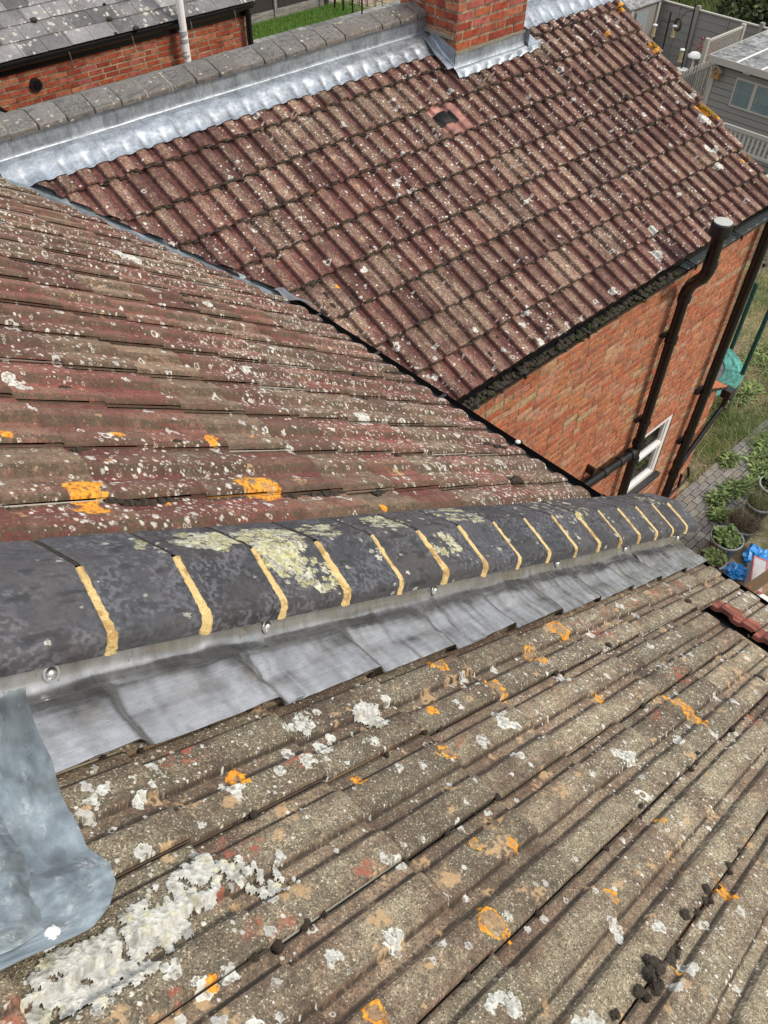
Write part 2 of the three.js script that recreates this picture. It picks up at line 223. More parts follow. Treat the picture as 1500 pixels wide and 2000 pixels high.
const mainTex = roofTexture({
  w: 2048, h: 2048, s0: -1.2, s1: 3.5, v0: -5.3, v1: -0.2, cover: 0.297, start: -0.674 - 0.297 * 20, gauge: 0.319, nose: 3.33, seed: 23, red: [116, 66, 58], beige: [120, 103, 85], beigeFrom: 0.76, beigeBase: 0.12, beigeTop: 0.3, dark: [78, 66, 52], edge: 0.35, front: 1.0, grime: 0.25,
  grain: 0.0034, pale: 0.12, pits: 0.2, vary: 0.5, specks: 2600, speck: 0.0062, spots: 60, spot: 0.015, rings: 0.42, tans: 8,
  toneAt: [[1.5, -0.86], [1.21, -1.02], [2.34, -1.39], [1.82, -1.36], [2.99, -1.44], [1.29, -1.29], [2.75, -0.72], [0.89, -1.86], [1.09, -1.83], [2.29, -1.98], [2.09, -2.56], [0.43, -0.91]],
  whites: [[0.525, -1.375, 0.05], [2.211, -1.322, 0.05], [2.074, -3.267, 0.07], [1.71, -3.46, 0.04]],
  oranges: [[0.38, -0.717, 0.055, 0.1], [0.36, -0.629, 0.042, 0.2], [1.011, -0.724, 0.07, 0.4], [1.041, -0.691, 0.05, 0.5], [0.304, -1.01, 0.02, 0], [0.676, -1.034, 0.022, 0], [1.034, -1.007, 0.028, 0], [0.798, -1.06, 0.015, 0], [1.509, -0.547, 0.02, 0], [1.309, -1.081, 0.015, 0], [0.621, -0.665, 0.014, 0]] });
const wingTex = roofTexture({
  w: 2048, h: 2048, s0: -0.55, s1: 2.75, v0: 1.8, v1: 8.3, cover: 0.3055, start: 5.06 - 0.3055 * 20, gauge: 0.3242, nose: 2.5936, seed: 37, red: [92, 54, 50], beige: [122, 101, 86], beigeFrom: 0.87, beigeBase: 0.02, beigeTop: 0.6, dark: [62, 44, 40], edge: 0.6, front: 0.5, grime: 0.2,
  grain: 0.0042, pale: 0.34, pits: 0.25, vary: 0.85, specks: 640, speck: 0.0078, spots: 16, spot: 0.018, rings: 0.25, tans: 4,
  toneAt: [[0.749, 3.131], [0.891, 3.12], [1.589, 3.163], [2.067, 3.543], [1.864, 3.997], [1.462, 3.677], [1.698, 3.971], [2.115, 3.888], [1.566, 4.998], [0.207, 4.045], [0.083, 4.472], [0.1, 3.97], [0.173, 3.658], [2.227, 5.734]],
  whites: [[2.558, 4.762, 0.031], [2.565, 4.43, 0.043], [2.366, 3.419, 0.026], [2.226, 3.96, 0.028], [2.426, 6.153, 0.06], [2.247, 6.318, 0.055], [1.217, 8.108, 0.06], [1.509, 8.053, 0.06], [0.737, 2.93, 0.028], [2.006, 7.749, 0.052], [1.843, 7.849, 0.04], [1.793, 7.767, 0.046]],
  oranges: [[1.418, 3.199, 0.018, 0], [0.889, 2.774, 0.014, 0], [0.571, 8.165, 0.06, 0.3], [1.363, 8.129, 0.05, 0], [1.448, 8.173, 0.05, 0], [1.533, 8.218, 0.05, 0], [0.02, 8.2, 0.05, 0], [2.074, 8.103, 0.04, 0], [0.874, 8.123, 0.03, 0], [0.247, 7.73, 0.03, 0.3], [-0.09, 7.822, 0.035, 0]] });
const roofMat = (p, bump) => { const t = p.tex(); return new THREE.MeshStandardMaterial({ map: t, bumpMap: asBump(t), bumpScale: bump, roughness: 0.95 }); };
const M = {
  nearA: roofMat(nearTexA, 0.004), nearB: roofMat(nearTexB, 0.004), main: roofMat(mainTex, 0.004), wing: roofMat(wingTex, 0.004),
  felt: std(lin(0.018, 0.017, 0.017), 0.95), freshRed: grain(lin(0.42, 0.13, 0.09)), pinkTile: grain(lin(0.56, 0.27, 0.22), 0.75, 0.0006),
  black: std(lin(0.006, 0.006, 0.007), 0.3), blackDull: std(lin(0.009, 0.009, 0.01), 0.45), grille: std(lin(0.02, 0.018, 0.017), 0.7),
  mortarYellow: null, mortarGrey: grain(lin(0.3, 0.27, 0.22), 0.98, 0.003), mortarWall: grain(lin(0.42, 0.35, 0.24), 0.98, 0.003), mortarPale: grain(lin(0.5, 0.45, 0.35), 0.98, 0.003), crack: std(lin(0.03, 0.026, 0.02), 1),
  white: std(lin(0.8, 0.8, 0.8), 0.35), whiteDull: std(lin(0.72, 0.72, 0.71), 0.6), greyPlastic: std(lin(0.33, 0.34, 0.35), 0.5), steel: std(lin(0.6, 0.6, 0.6), 0.35, { metalness: 0.9 }),
  glass: new THREE.MeshPhysicalMaterial({ color: 0xffffff, roughness: 0.03, transmission: 1, thickness: 0, ior: 1.5 }), dark: std(lin(0.02, 0.02, 0.02), 0.9),
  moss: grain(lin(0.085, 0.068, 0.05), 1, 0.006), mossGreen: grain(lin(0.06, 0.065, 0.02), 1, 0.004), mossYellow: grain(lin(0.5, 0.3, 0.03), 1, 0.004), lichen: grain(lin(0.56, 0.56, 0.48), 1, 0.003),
  wood: std(lin(0.24, 0.17, 0.1), 0.85), greyPaint: std(lin(0.235, 0.225, 0.21), 0.8), greyPale: std(lin(0.4, 0.38, 0.345), 0.85), darkWood: grain(lin(0.075, 0.066, 0.058), 0.95, 0.003),
  concrete: grain(lin(0.42, 0.4, 0.37), 0.95, 0.002), soil: grain(lin(0.07, 0.05, 0.035), 1, 0.006), pot: std(lin(0.07, 0.075, 0.08), 0.5), potRim: std(lin(0.22, 0.23, 0.24), 0.5),
};
{ const p = new Paint(512, 512, 0, 0.5, 0, 0.5); p.fill((s, v, c) => { const A = fbm(s * 30, v * 30, 4), B = fbm(s * 120, v * 120, 3), G = hash(Math.floor(s * 1000), Math.floor(v * 1000), 5); c[0] = 206; c[1] = 180; c[2] = 124; mixc(c, 156, 124, 76, smooth(0.5, 0.72, A) * 0.75); mixc(c, 232, 208, 152, smooth(0.52, 0.7, B) * 0.5); const k = 0.9 + 0.2 * G; c[0] *= k; c[1] *= k; c[2] *= k; if (G > 0.97) mixc(c, 96, 72, 44, 0.6); }); const t = p.tex(THREE.RepeatWrapping); t.repeat.set(2, 2); const b = asBump(t); b.repeat.set(2, 2); M.mortarYellow = new THREE.MeshStandardMaterial({ map: t, bumpMap: b, bumpScale: 0.006, roughness: 1 }); }
M.moss.map = M.moss.map.clone(); M.moss.map.repeat.set(3, 3);
// lead: a mottled grey metal; two ages
function leadMat(r, g, b, rough, seed, blotch, metres, px, oxide, metal, brush = 0.08) {
  const p = new Paint(px, px, 0, metres, 0, metres); p.fill((s, v, c) => {
    const A = fbm(s * 9 + seed, v * 14 + seed, 4), B = fbm(s * 55 + seed, v * 55, 3), C = vn(s * 9 + 5, v * 420 + 3), G = hash(Math.floor(s * 700), Math.floor(v * 700), seed), k = 1 + (A - 0.5) * blotch + (B - 0.5) * blotch * 0.8 + (C - 0.5) * brush + (G - 0.5) * 0.07;
    c[0] = r * k; c[1] = g * k; c[2] = b * (k * 0.94 + 0.06); mixc(c, r * 0.72, g * 0.7, b * 0.68, smooth(0.6, 0.75, fbm(s * 30 + 17, v * 18 + seed, 3)) * blotch); if (G > 0.997) mixc(c, 60, 60, 58, 0.6);
  });
  const q = rng(seed); for (let i = 0; i < oxide * metres * metres; i++) p.stamp(q() * metres, q() * metres, 0.003 + 0.016 * q() ** 3, i, (e, S, Q) => [204, 210, 212, smooth(1, 0.2, e) * 0.5 * smooth(0.35, 0.6, fbm(S * 140, Q * 140, 2))], 0.6, 1.6);
  const u = new Paint(512, 512, 0, metres, 0, metres); u.fill((s, v, c) => { const A = fbm(s * 12 + seed + 3, v * 20 + seed, 3), B = fbm(s * 70, v * 70 + seed, 2), C = vn(s * 8 + 5, v * 260 + 3); c[0] = c[1] = c[2] = 255 * clamp(rough + (A - 0.5) * 0.3 + (B - 0.5) * 0.16 + (C - 0.5) * brush * 1.6); });
  const t = p.tex(THREE.RepeatWrapping), ru = dataTex(new Uint8Array(u.d.buffer), 512, 512, false); for (const m of [t, ru]) m.repeat.set(1 / metres, 1 / metres);
  return new THREE.MeshStandardMaterial({ map: t, roughnessMap: ru, roughness: 1, metalness: metal, side: THREE.DoubleSide });
}
M.leadNew = leadMat(184, 185, 187, 0.32, 3, 0.2, 1.0, 1024, 30, 0.85); M.leadOld = leadMat(160, 168, 177, 0.5, 9, 0.3, 1.6, 512, 60, 0.8); M.leadWorn = leadMat(140, 152, 160, 0.58, 15, 0.42, 0.8, 1024, 260, 0.6, 0);
const leadUV = (s, v) => [s, v];

// ---------------------------------------------------------------- tiles
const PROF = [[0, 0], [0.24, 0], [0.295, 0.12], [0.36, 0.84], [0.41, 1], [0.66, 1.05], [0.9, 1], [0.95, 0.84], [1.005, 0.12], [1.06, 0], [1.3, 0], [1.345, 0.12], [1.41, 0.84], [1.46, 1], [1.68, 1.04], [1.89, 1], [1.925, 0.86], [1.95, 0.4]];
const LIP = [[1.952, -1.1], [2.0, -1.1]];
const PROF_CRISP = [[0, 0], [0.265, 0], [0.3, 0.1], [0.34, 0.88], [0.375, 1], [0.66, 1.05], [0.93, 1], [0.96, 0.88], [1.0, 0.1], [1.035, 0], [1.3, 0], [1.33, 0.1], [1.37, 0.88], [1.405, 1], [1.68, 1.04], [1.91, 1], [1.94, 0.86], [1.955, 0.4]];
const PROF_SOFT = [[0, 0.02], [0.16, 0.0], [0.27, 0.14], [0.4, 0.72], [0.5, 0.96], [0.66, 1.05], [0.82, 0.98], [0.92, 0.76], [1.03, 0.14], [1.12, 0], [1.22, 0.0], [1.3, 0.14], [1.43, 0.72], [1.52, 0.96], [1.68, 1.04], [1.84, 0.97], [1.92, 0.78], [1.95, 0.5]];
// one tile: frame(a, t, n) gives the point across a, down t, height n (0 = roll top at the nose)
function facing(g, up) { const n = g.attributes.normal, k = (n.count >> 1); if (n.getX(k) * up.x + n.getY(k) * up.y + n.getZ(k) * up.z < 0) { const a = g.index.array; for (let i = 0; i < a.length; i += 3) { const t = a[i]; a[i] = a[i + 1]; a[i + 1] = t; } g.computeVertexNormals(); } return g; }
function tileGeo(frame, a0, tNose, lay, paint, r) {
  const { cover, gauge, H, lap: LAP, thick, prof: PROF } = lay, half = cover / 2, len = gauge + 0.055, jit = (k) => (r() - 0.5) * 2 * k, dn = jit(0.0022), yaw = jit(0.006), dt = jit(0.005), roll = jit(0.002), da = jit(0.0012), hk = LAP / gauge;
  const list = [], rows = [-len, -len * 0.5, -0.012, -0.002, 0.0035], drop = [0, 0, 0, 0.0012, 0.005];
  for (const prof of [PROF, LIP.map(([x, h]) => [x, lay.lip ?? h])]) {
    const g = sheet(prof.length - 1, rows.length - 1, () => new THREE.Vector3(), null), p = g.attributes.position, u = g.attributes.uv, w = prof.length;
    for (let j = 0; j < rows.length; j++) for (let i = 0; i < w; i++) {
      const a = a0 + prof[i][0] * half + da, tt = rows[j] + dt + (prof[i][0] - 1) * yaw, t = tNose + tt, n = (prof[i][1] - 1) * H + hk * rows[j] + dn + (prof[i][0] - 1) * roll - drop[j] + (vn(a * 31 + 5, t * 23 + 9) - 0.5) * 0.002, q = frame(a, t, n), k = j * w + i;
      p.setXYZ(k, q.x, q.y, q.z); const c = paint.uv(t, a); u.setXY(k, c[0], c[1]);
    }
    g.computeVertexNormals(); { const k = facing(g, frame(a0, tNose, 1).sub(frame(a0, tNose, 0))); list.push(PROF === PROF_SOFT ? k : toCreasedNormals(k, 0.42)); }
    const pos = [], uv = []; const at = (i, d) => { const a = a0 + prof[i][0] * half + da, t = tNose + 0.0035 + dt + (prof[i][0] - 1) * yaw, n = (prof[i][1] - 1) * H + hk * 0.0035 + dn + (prof[i][0] - 1) * roll - 0.005 - d; return [frame(a, t, n), paint.uv(t + d, a)]; };
    for (let i = 0; i < w - 1; i++) { const [A, ua] = at(i, 0), [B, ub] = at(i + 1, 0), [C, uc] = at(i, thick), [E, ue] = at(i + 1, thick); for (const [q, c] of [[A, ua], [C, uc], [B, ub], [B, ub], [C, uc], [E, ue]]) { pos.push(q.x, q.y, q.z); uv.push(c[0], c[1]); } }
    const ng = new THREE.BufferGeometry(); ng.setAttribute('position', new THREE.Float32BufferAttribute(pos, 3)); ng.setAttribute('uv', new THREE.Float32BufferAttribute(uv, 2)); ng.computeVertexNormals(); list.push(ng);
  }
  // the two long side faces
  for (const [f, h] of [[0, 0], [1.95, 0.4]]) {
    const pos = [], uv = [], a = a0 + f * half + da, e = (t, d) => frame(a, tNose + t + dt, (h - 1) * H + hk * t + dn + (f - 1) * roll - d), q = [e(-len, 0), e(-len, thick), e(0, 0.004), e(0, 0.004), e(-len, thick), e(0, thick)];
    for (const v of q) { pos.push(v.x, v.y, v.z); uv.push(...paint.uv(tNose - 0.01, a)); }
    const sg = new THREE.BufferGeometry(); sg.setAttribute('position', new THREE.Float32BufferAttribute(pos, 3)); sg.setAttribute('uv', new THREE.Float32BufferAttribute(uv, 2)); sg.computeVertexNormals(); list.push(sg);
  }
  return merge(list);
}
function layTiles(o) {                                // courses from the eaves (row 0) up
  const r = rng(o.seed); let n = 0;
  for (let j = 0; j < o.rows; j++) for (let i = o.c0; i < o.c1; i++) {
    const rr = rng(Math.floor(r() * 1e9)), a0 = o.start + i * o.cover, t = o.nose - j * o.gauge; if (o.skip && o.skip(a0, t, j, i)) continue;
    let g = tileGeo(o.frame, a0, t, o, o.paintAt ? o.paintAt(t) : o.paint, rr);
    for (const c of (typeof o.clips === 'function' ? o.clips(t) : o.clips) || []) { if (!g) break; g = clip(g, c.n, c.d + (c.ragged || 0) * (rr() - 0.5)); }
    if (!g || g.attributes.position.count < 12) continue;
    part('tile', g, (o.matAt && o.matAt(a0, t, j, i)) || o.mat, o.parent); n++;
  }
  return n;
}
// height of a roof's tiles (above its frame's zero) at across a, down t
function tileTop(o, a, t) {
  const f = (((a - o.start) % o.cover) + o.cover) % o.cover / (o.cover / 2), q = ((o.nose - t) % o.gauge + o.gauge) % o.gauge; let h = -0.3;
  const PROF = o.prof; for (let i = 0; i < PROF.length - 1; i++) if (f >= PROF[i][0] && f <= PROF[i + 1][0]) h = lerp(PROF[i][1], PROF[i + 1][1], (f - PROF[i][0]) / (PROF[i + 1][0] - PROF[i][0]));
  return (h - 1) * o.H - o.lap * q / o.gauge;
}
// half-round gutter along a straight line
function gutterGeo(a, b, r, drop = 0) {
  const d = b.clone().sub(a), out = new THREE.Vector3().crossVectors(d, Y).normalize(); const pts = [];
  for (let i = 0; i <= 12; i++) { const q = Math.PI * i / 12; pts.push([Math.cos(q) * r, -Math.sin(q) * r]); } for (let i = 12; i >= 0; i--) { const q = Math.PI * i / 12; pts.push([Math.cos(q) * (r - 0.004), -Math.sin(q) * (r - 0.004)]); }
  const g = sheet(pts.length - 1, 1, (s, t) => { const k = pts[Math.round(s * (pts.length - 1))]; return a.clone().addScaledVector(d, t).addScaledVector(out, k[0]).add(new THREE.Vector3(0, k[1], 0)); });
  return toCreasedNormals(g, 0.6);
}
// ---------------------------------------------------------------- bricks
const brickVariants = { long: [], short: [], half: [] };
function brickGeo(w, h, d, seed) {                    // front face at z = 0, chamfered, corners a little worn
  const r = rng(seed), j = (k) => (r() - 0.5) * 2 * k, b = 0.005, W = w / 2, Hh = h / 2, f = [], o = [];
  for (const [sx, sy] of [[-1, -1], [1, -1], [1, 1], [-1, 1]]) { f.push([sx * (W - b) + j(0.0022), sy * (Hh - b) + j(0.0016), j(0.0012)]); o.push([sx * W + j(0.0015), sy * Hh + j(0.0012), -b]); }
  const pos = [], uv = [], ou = r() * 3, ov = r() * 3, q = (A, B, C, E) => { for (const v of [A, B, C, A, C, E]) { pos.push(...v); uv.push(v[0] + ou, v[1] + v[2] * 0.7 + ov); } };
  q(f[0], f[1], f[2], f[3]); for (let i = 0; i < 4; i++) { const n = (i + 1) % 4; q(o[i], o[n], f[n], f[i]); const bi = [o[i][0], o[i][1], -d], bn = [o[n][0], o[n][1], -d]; q(bi, bn, o[n], o[i]); }
  const g = new THREE.BufferGeometry(); g.setAttribute('position', new THREE.Float32BufferAttribute(pos, 3)); g.setAttribute('uv', new THREE.Float32BufferAttribute(uv, 2)); g.computeVertexNormals(); return g;
}
for (let i = 0; i < 7; i++) { brickVariants.long.push(brickGeo(0.212, 0.0605, 0.03, 100 + i)); brickVariants.short.push(brickGeo(0.1, 0.0605, 0.03, 200 + i)); brickVariants.half.push(brickGeo(0.06, 0.064, 0.03, 300 + i)); }
const brickSets = {
  orange: [[210, 129, 91], [200, 112, 76], [212, 137, 99], [204, 122, 86], [194, 109, 79], [216, 148, 117], [208, 131, 87], [198, 124, 95], [188, 115, 87], [216, 165, 135], [206, 142, 117], [205, 160, 124], [203, 173, 135]],
  red: [[185, 94, 64], [171, 80, 55], [194, 108, 73], [197, 120, 89], [163, 73, 55], [189, 106, 96], [199, 131, 100], [175, 92, 73]],
};
const brickMats = {}; for (const k in brickSets) brickMats[k] = brickSets[k].map(([r, g, b]) => grain(new THREE.Color(`rgb(${r},${g},${b})`), 0.93, 0.002, { map: brickTex }));
const brickMerged = new THREE.MeshStandardMaterial({ map: brickTex, bumpMap: grainBump, bumpScale: 0.002, roughness: 0.93, vertexColors: true });
// origin = lower left corner of the face, ex along, ey up, ez outwards. rows from y0; bond: 'flemish' mixes headers. holes: [x0,x1,y0,y1]
function bricks(parent, o) {
  const list = [], r = rng(o.seed), pitchX = 0.225, pitchY = 0.075, nr = Math.floor(o.height / pitchY);
  for (let j = 0; j < nr; j++) {
    const y = j * pitchY + pitchY / 2, hdr = o.headers && j % o.headers === 0; let segs = [[0, o.width]];
    for (const h of o.holes || []) if (y + 0.03 > h[2] && y - 0.03 < h[3]) segs = segs.flatMap(([a, b]) => [[a, Math.min(b, h[0])], [Math.max(a, h[1]), b]].filter(([p, q]) => q - p > 0.03));
    for (const [sa, sb] of segs) {
      let x = sa - (j % 2 ? 0.1125 : 0) - 0.03 * r() * (sa > 0 ? 0 : 1);
      while (x < sb) { const w = hdr || r() < (o.mix || 0.1) ? 0.1125 : pitchX, lo = Math.max(sa, x), hi = Math.min(sb, x + w), k = hi - lo; if (k > 0.03) list.push([(lo + hi) / 2, y, k > 0.16 ? 'long' : 'short', k]); x += w; }
    }
  }
  const quat = new THREE.Quaternion().setFromRotationMatrix(M4().makeBasis(o.ex, o.ey, o.ez)), mats = brickMats[o.set], cols = brickSets[o.set].map(([a, b, c]) => new THREE.Color(`rgb(${a},${b},${c})`));
  const ok = list.map((b) => { const p = o.origin.clone().addScaledVector(o.ex, b[0]).addScaledVector(o.ey, b[1]).addScaledVector(o.ez, 0.004 + (r() - 0.5) * 0.002); return { p, kind: b[2], sx: (b[3] - 0.012) / (b[2] === 'long' ? 0.213 : 0.1), d: o.rank ? o.rank(p) : p.distanceTo(camera.position), i: Math.floor(r() * 7), c: Math.floor((r() ** 1.7) * mats.length) }; });
  ok.sort((a, b) => a.d - b.d); const rest = [], limit = o.limit ?? 300;
  ok.forEach((b, k) => {
    const g = brickVariants[b.kind][b.i];
    if (k < limit) { piece('brick', g, mats[b.c], parent, b.p, quat).scale.set(b.sx, 1, 1); return; }
    const q = g.clone(), n = q.attributes.position.count, c = new Float32Array(n * 3); for (let i = 0; i < n; i++) cols[b.c].toArray(c, i * 3); q.setAttribute('color', new THREE.BufferAttribute(c, 3)); q.scale(b.sx, 1, 1); q.applyQuaternion(quat); q.translate(b.p.x, b.p.y, b.p.z); rest.push(q);
  });
  if (rest.length) part('brickwork', mergeGeometries(rest), brickMerged, parent, 'stuff');
}
// ---------------------------------------------------------------- saddleback coping: frame(u, n, w) with w across, from the near face inwards
const COPE = [[0, 0.0], [-0.002, 0.012], [-0.004, 0.026], [-0.012, 0.038], [-0.024, 0.0435], [-0.09, 0.0635], [-0.157, 0.0842], [-0.166, 0.0858], [-0.175, 0.0842], [-0.24, 0.0655], [-0.306, 0.046], [-0.318, 0.04], [-0.327, 0.026], [-0.33, 0.0]];
function copingTile(frame, u0, u1, paint, r) {
  const arc = [0]; for (let i = 1; i < COPE.length; i++) arc.push(arc[i - 1] + Math.hypot(COPE[i][0] - COPE[i - 1][0], COPE[i][1] - COPE[i - 1][1]));
  const us = [u0, u0 + 0.004, u0 + 0.012, (u0 + u1) / 2, u1 - 0.012, u1 - 0.004, u1], inset = [0.006, 0.002, 0, 0, 0, 0.002, 0.006], dn = (r() - 0.5) * 0.004, dw = (r() - 0.5) * 0.006, yaw = (r() - 0.5) * 0.02;
  const g = sheet(COPE.length - 1, us.length - 1, () => new THREE.Vector3()), p = g.attributes.position, t = g.attributes.uv, w = COPE.length;
  const at = (i, j) => { const cx = -0.165, cy = 0.03, k = 1 - inset[j] / 0.12; const W = cx + (COPE[i][0] - cx) * k, H = cy + (COPE[i][1] - cy) * k; return frame(us[j], H + dn + (vn(us[j] * 40, W * 40 + 9) - 0.5) * 0.0018, W + dw + (us[j] - (u0 + u1) / 2) * yaw); };
  for (let j = 0; j < us.length; j++) for (let i = 0; i < w; i++) { const q = at(i, j); p.setXYZ(j * w + i, q.x, q.y, q.z); const c = paint.uv(us[j], arc[i]); t.setXY(j * w + i, c[0], c[1]); }
  g.computeVertexNormals(); const list = [facing(g, frame(u0, 1, 0).sub(frame(u0, 0, 0)))];
  for (const j of [0, us.length - 1]) { const pos = [], uv = []; const c = frame(us[j], 0.02, -0.165); for (let i = 0; i < w; i++) { const A = at(i, j), B = at((i + 1) % w, j), T = j ? [A, B, c] : [B, A, c]; for (const q of T) { pos.push(q.x, q.y, q.z); uv.push(...paint.uv(us[j], arc[i])); } } const e = new THREE.BufferGeometry(); e.setAttribute('position', new THREE.Float32BufferAttribute(pos, 3)); e.setAttribute('uv', new THREE.Float32BufferAttribute(uv, 2)); e.computeVertexNormals(); list.push(e); }
  return merge(list);
}
// mortar pointing that follows the coping's section between two of its points
function jointGeo(frame, u, width, i0, i1, proud, seed) {
  const pts = COPE.slice(i0, i1 + 1), fine = []; for (let i = 0; i < pts.length - 1; i++) { const n = Math.max(1, Math.round(Math.hypot(pts[i + 1][0] - pts[i][0], pts[i + 1][1] - pts[i][1]) / 0.008)); for (let k = 0; k < n; k++) fine.push([lerp(pts[i][0], pts[i + 1][0], k / n), lerp(pts[i][1], pts[i + 1][1], k / n)]); } fine.push(pts[pts.length - 1]);
  const n = fine.length - 1; return sheet(n, 6, (s, t) => { const q = fine[Math.round(s * n)], k = t * 2 - 1, wv = width * (0.7 + 0.35 * (1 - s) + 0.35 * vn(s * n * 1.1 + seed * 9, seed + 3)), off = (vn(s * n * 0.12 + seed * 5, 8) - 0.5) * 0.004 + (vn(s * n * 0.9 + seed * 2, 5) - 0.5) * 0.0025, cx = -0.165, cy = 0.02, L = Math.hypot(q[0] - cx, q[1] - cy), e = proud * (1 - k * k) * (0.2 + 1.2 * vn(s * n * 0.25 + seed * 4, 2)) - 0.003 * k ** 4 + (vn(s * n * 1.3 + seed, t * 5 + 2) - 0.5) * 0.004, edge = Math.abs(k) > 0.99 ? -0.008 : e; return frame(u + off + k * wv / 2, q[1] + (q[1] - cy) / L * edge, q[0] + (q[0] - cx) / L * edge); }, (s, t) => [s * 0.2 + seed * 0.37, t * 0.03 + seed * 0.21]);
}

// ---------------------------------------------------------------- near house: our own roof slope
const nearHouse = thing('terraced_house', 'near terraced house with lichen-covered grey-brown tiles filling the foreground', 'house', P3(0, -7.2, 1.3));
const nearRoof = part('roof', obox(F(0.9, ROOF - 0.095, 1.32), D, N, Z, 4.9, 0.03, 2.6), M.felt, nearHouse);
const nearLay = { start: -0.0755, cover: 0.2145, gauge: 0.342, nose: 3.39, H: 0.0135, lap: 0.022, thick: 0.016, prof: PROF_CRISP };
layTiles({ ...nearLay, parent: nearRoof, seed: 5, rows: 14, c0: 0, c1: 12, frame: (a, t, n) => F(t, ROOF + n, a), paintAt: (t) => (t < 1.01 ? nearTexA : nearTexB), matAt: (a, t) => (t < 1.01 ? M.nearA : M.nearB), skip: (a, t, j) => (j === 1 && a > 0.33) || (j === 0 && a > 0.12) });
// the last course: a whole row above it is missing, so the clean red heads of these tiles lie open over a dark gap
{
  const r = rng(91);
  for (let i = 1; i < 12; i++) {
    const a0 = nearLay.start + i * nearLay.cover;
    const tile = part('tile', tileGeo((a, t, n) => F(t, ROOF + n + 0.006, a), a0, 3.39, nearLay, nearTexB, r), M.nearB, nearRoof);
    if (a0 > 0.33) {
      const prof = nearLay.prof, n = prof.length - 1, e0 = 2.93 + (r() - 0.5) * 0.03, e1 = 3.06 + (r() - 0.5) * 0.02;
      const head = (s, t) => { const q = prof[Math.round(s * n)], u = lerp(e0, e1 + 0.012 * Math.sin(q[0] * 6 + i), t); return F(u, ROOF + 0.0095 + (q[1] - 1) * nearLay.H + nearLay.lap / 0.342 * (u - 3.39), a0 + q[0] * nearLay.cover / 2); };
      part('tile_head', sheet(n, 3, head, (s, t) => [s * 0.2 + i, t * 0.1], 0.018), M.freshRed, tile);
    }
  }
  part('batten', merge([2.78, 2.9].map((u) => obox(F(u, ROOF - 0.075, 1.55), D, N, Z, 0.045, 0.022, 2.1))), M.wood, nearRoof);
}
part('wall', box(2.42, 2.66, -7.2, -1.98, -0.16, 2.6), grain(new THREE.Color('rgb(170,78,48)')), nearHouse);
part('fascia', box(2.665, 2.69, -2.12, -1.9, -0.1, 2.6), M.black, nearHouse);
const gut1 = part('gutter', gutterGeo(P3(2.8, -1.941, 2.6), P3(2.8, -1.941, -0.05), 0.056), M.black, nearHouse);
for (const z of [0.2, 0.62, 1.1, 1.6, 2.1]) part('gutter_clip', merge([box(2.74, 2.862, -1.945, -1.937, z - 0.012, z + 0.012), box(2.854, 2.862, -1.985, -1.937, z - 0.014, z + 0.014)]), M.black, gut1);

// moss cushions and crusts on a roof
function mossOn(parent, frame, lay, list, mat, seed, long = 1.0) {
  const r = rng(seed);
  for (const [t, a, s0] of list) {
    const s = Math.min(s0, 0.05) * 0.6, h = tileTop(lay, a, t), o = frame(a, t, h), ex = frame(a, t + 1, h).sub(o).normalize(), ey = frame(a, t, h + 1).sub(o).normalize(), ez = new THREE.Vector3().crossVectors(ex, ey).normalize(), l = [];
    for (let i = 0; i < 9; i++) { const d = (r() - 0.5) * 2, q = s * (0.75 - 0.4 * Math.abs(d)) * (0.6 + 0.5 * r()), g = blob(q, seed + i * 3.7 + t * 7, 0.75, 0.55, s > 0.015 ? 4 : 2); g.translate(d * s * 0.9 * long, q * 0.1, (r() - 0.5) * s * 0.7); l.push(g); }
    const g = merge(l); g.applyMatrix4(M4().makeBasis(ex, ey, ez).setPosition(o)); part('moss', g, mat, parent);
  }
}
const nearFrame = (a, t, n) => F(t, ROOF + n, a), mainFrame = nearFrame, wingFrame = (a, t, n) => WF(a, t, n);
mossOn(nearRoof, nearFrame, nearLay, [[0.702, 0.994, 0.05], [0.66, 0.999, 0.045], [0.582, 0.984, 0.04], [0.57, 1.006, 0.028], [0.517, 0.99, 0.021], [0.811, 0.978, 0.022], [0.85, 0.99, 0.018], [0.931, 0.98, 0.022], [1.003, 0.989, 0.02], [0.482, 0.783, 0.01], [1.057, 0.77, 0.014], [1.763, 0.335, 0.02], [2.67, 0.313, 0.03], [2.72, 0.35, 0.03], [1.867, 0.78, 0.02], [0.094, 0.785, 0.008], [1.349, 0.568, 0.013], [2.41, 0.727, 0.04], [1.194, 0.991, 0.016], [1.108, 0.989, 0.016], [2.2, 0.99, 0.02], [1.5, 0.77, 0.012], [1.62, 0.568, 0.012], [0.3, 1.0, 0.02], [0.9, 0.99, 0.016], [0.43, 0.98, 0.016], [0.36, 0.99, 0.014]], M.moss, 3, 1.25);
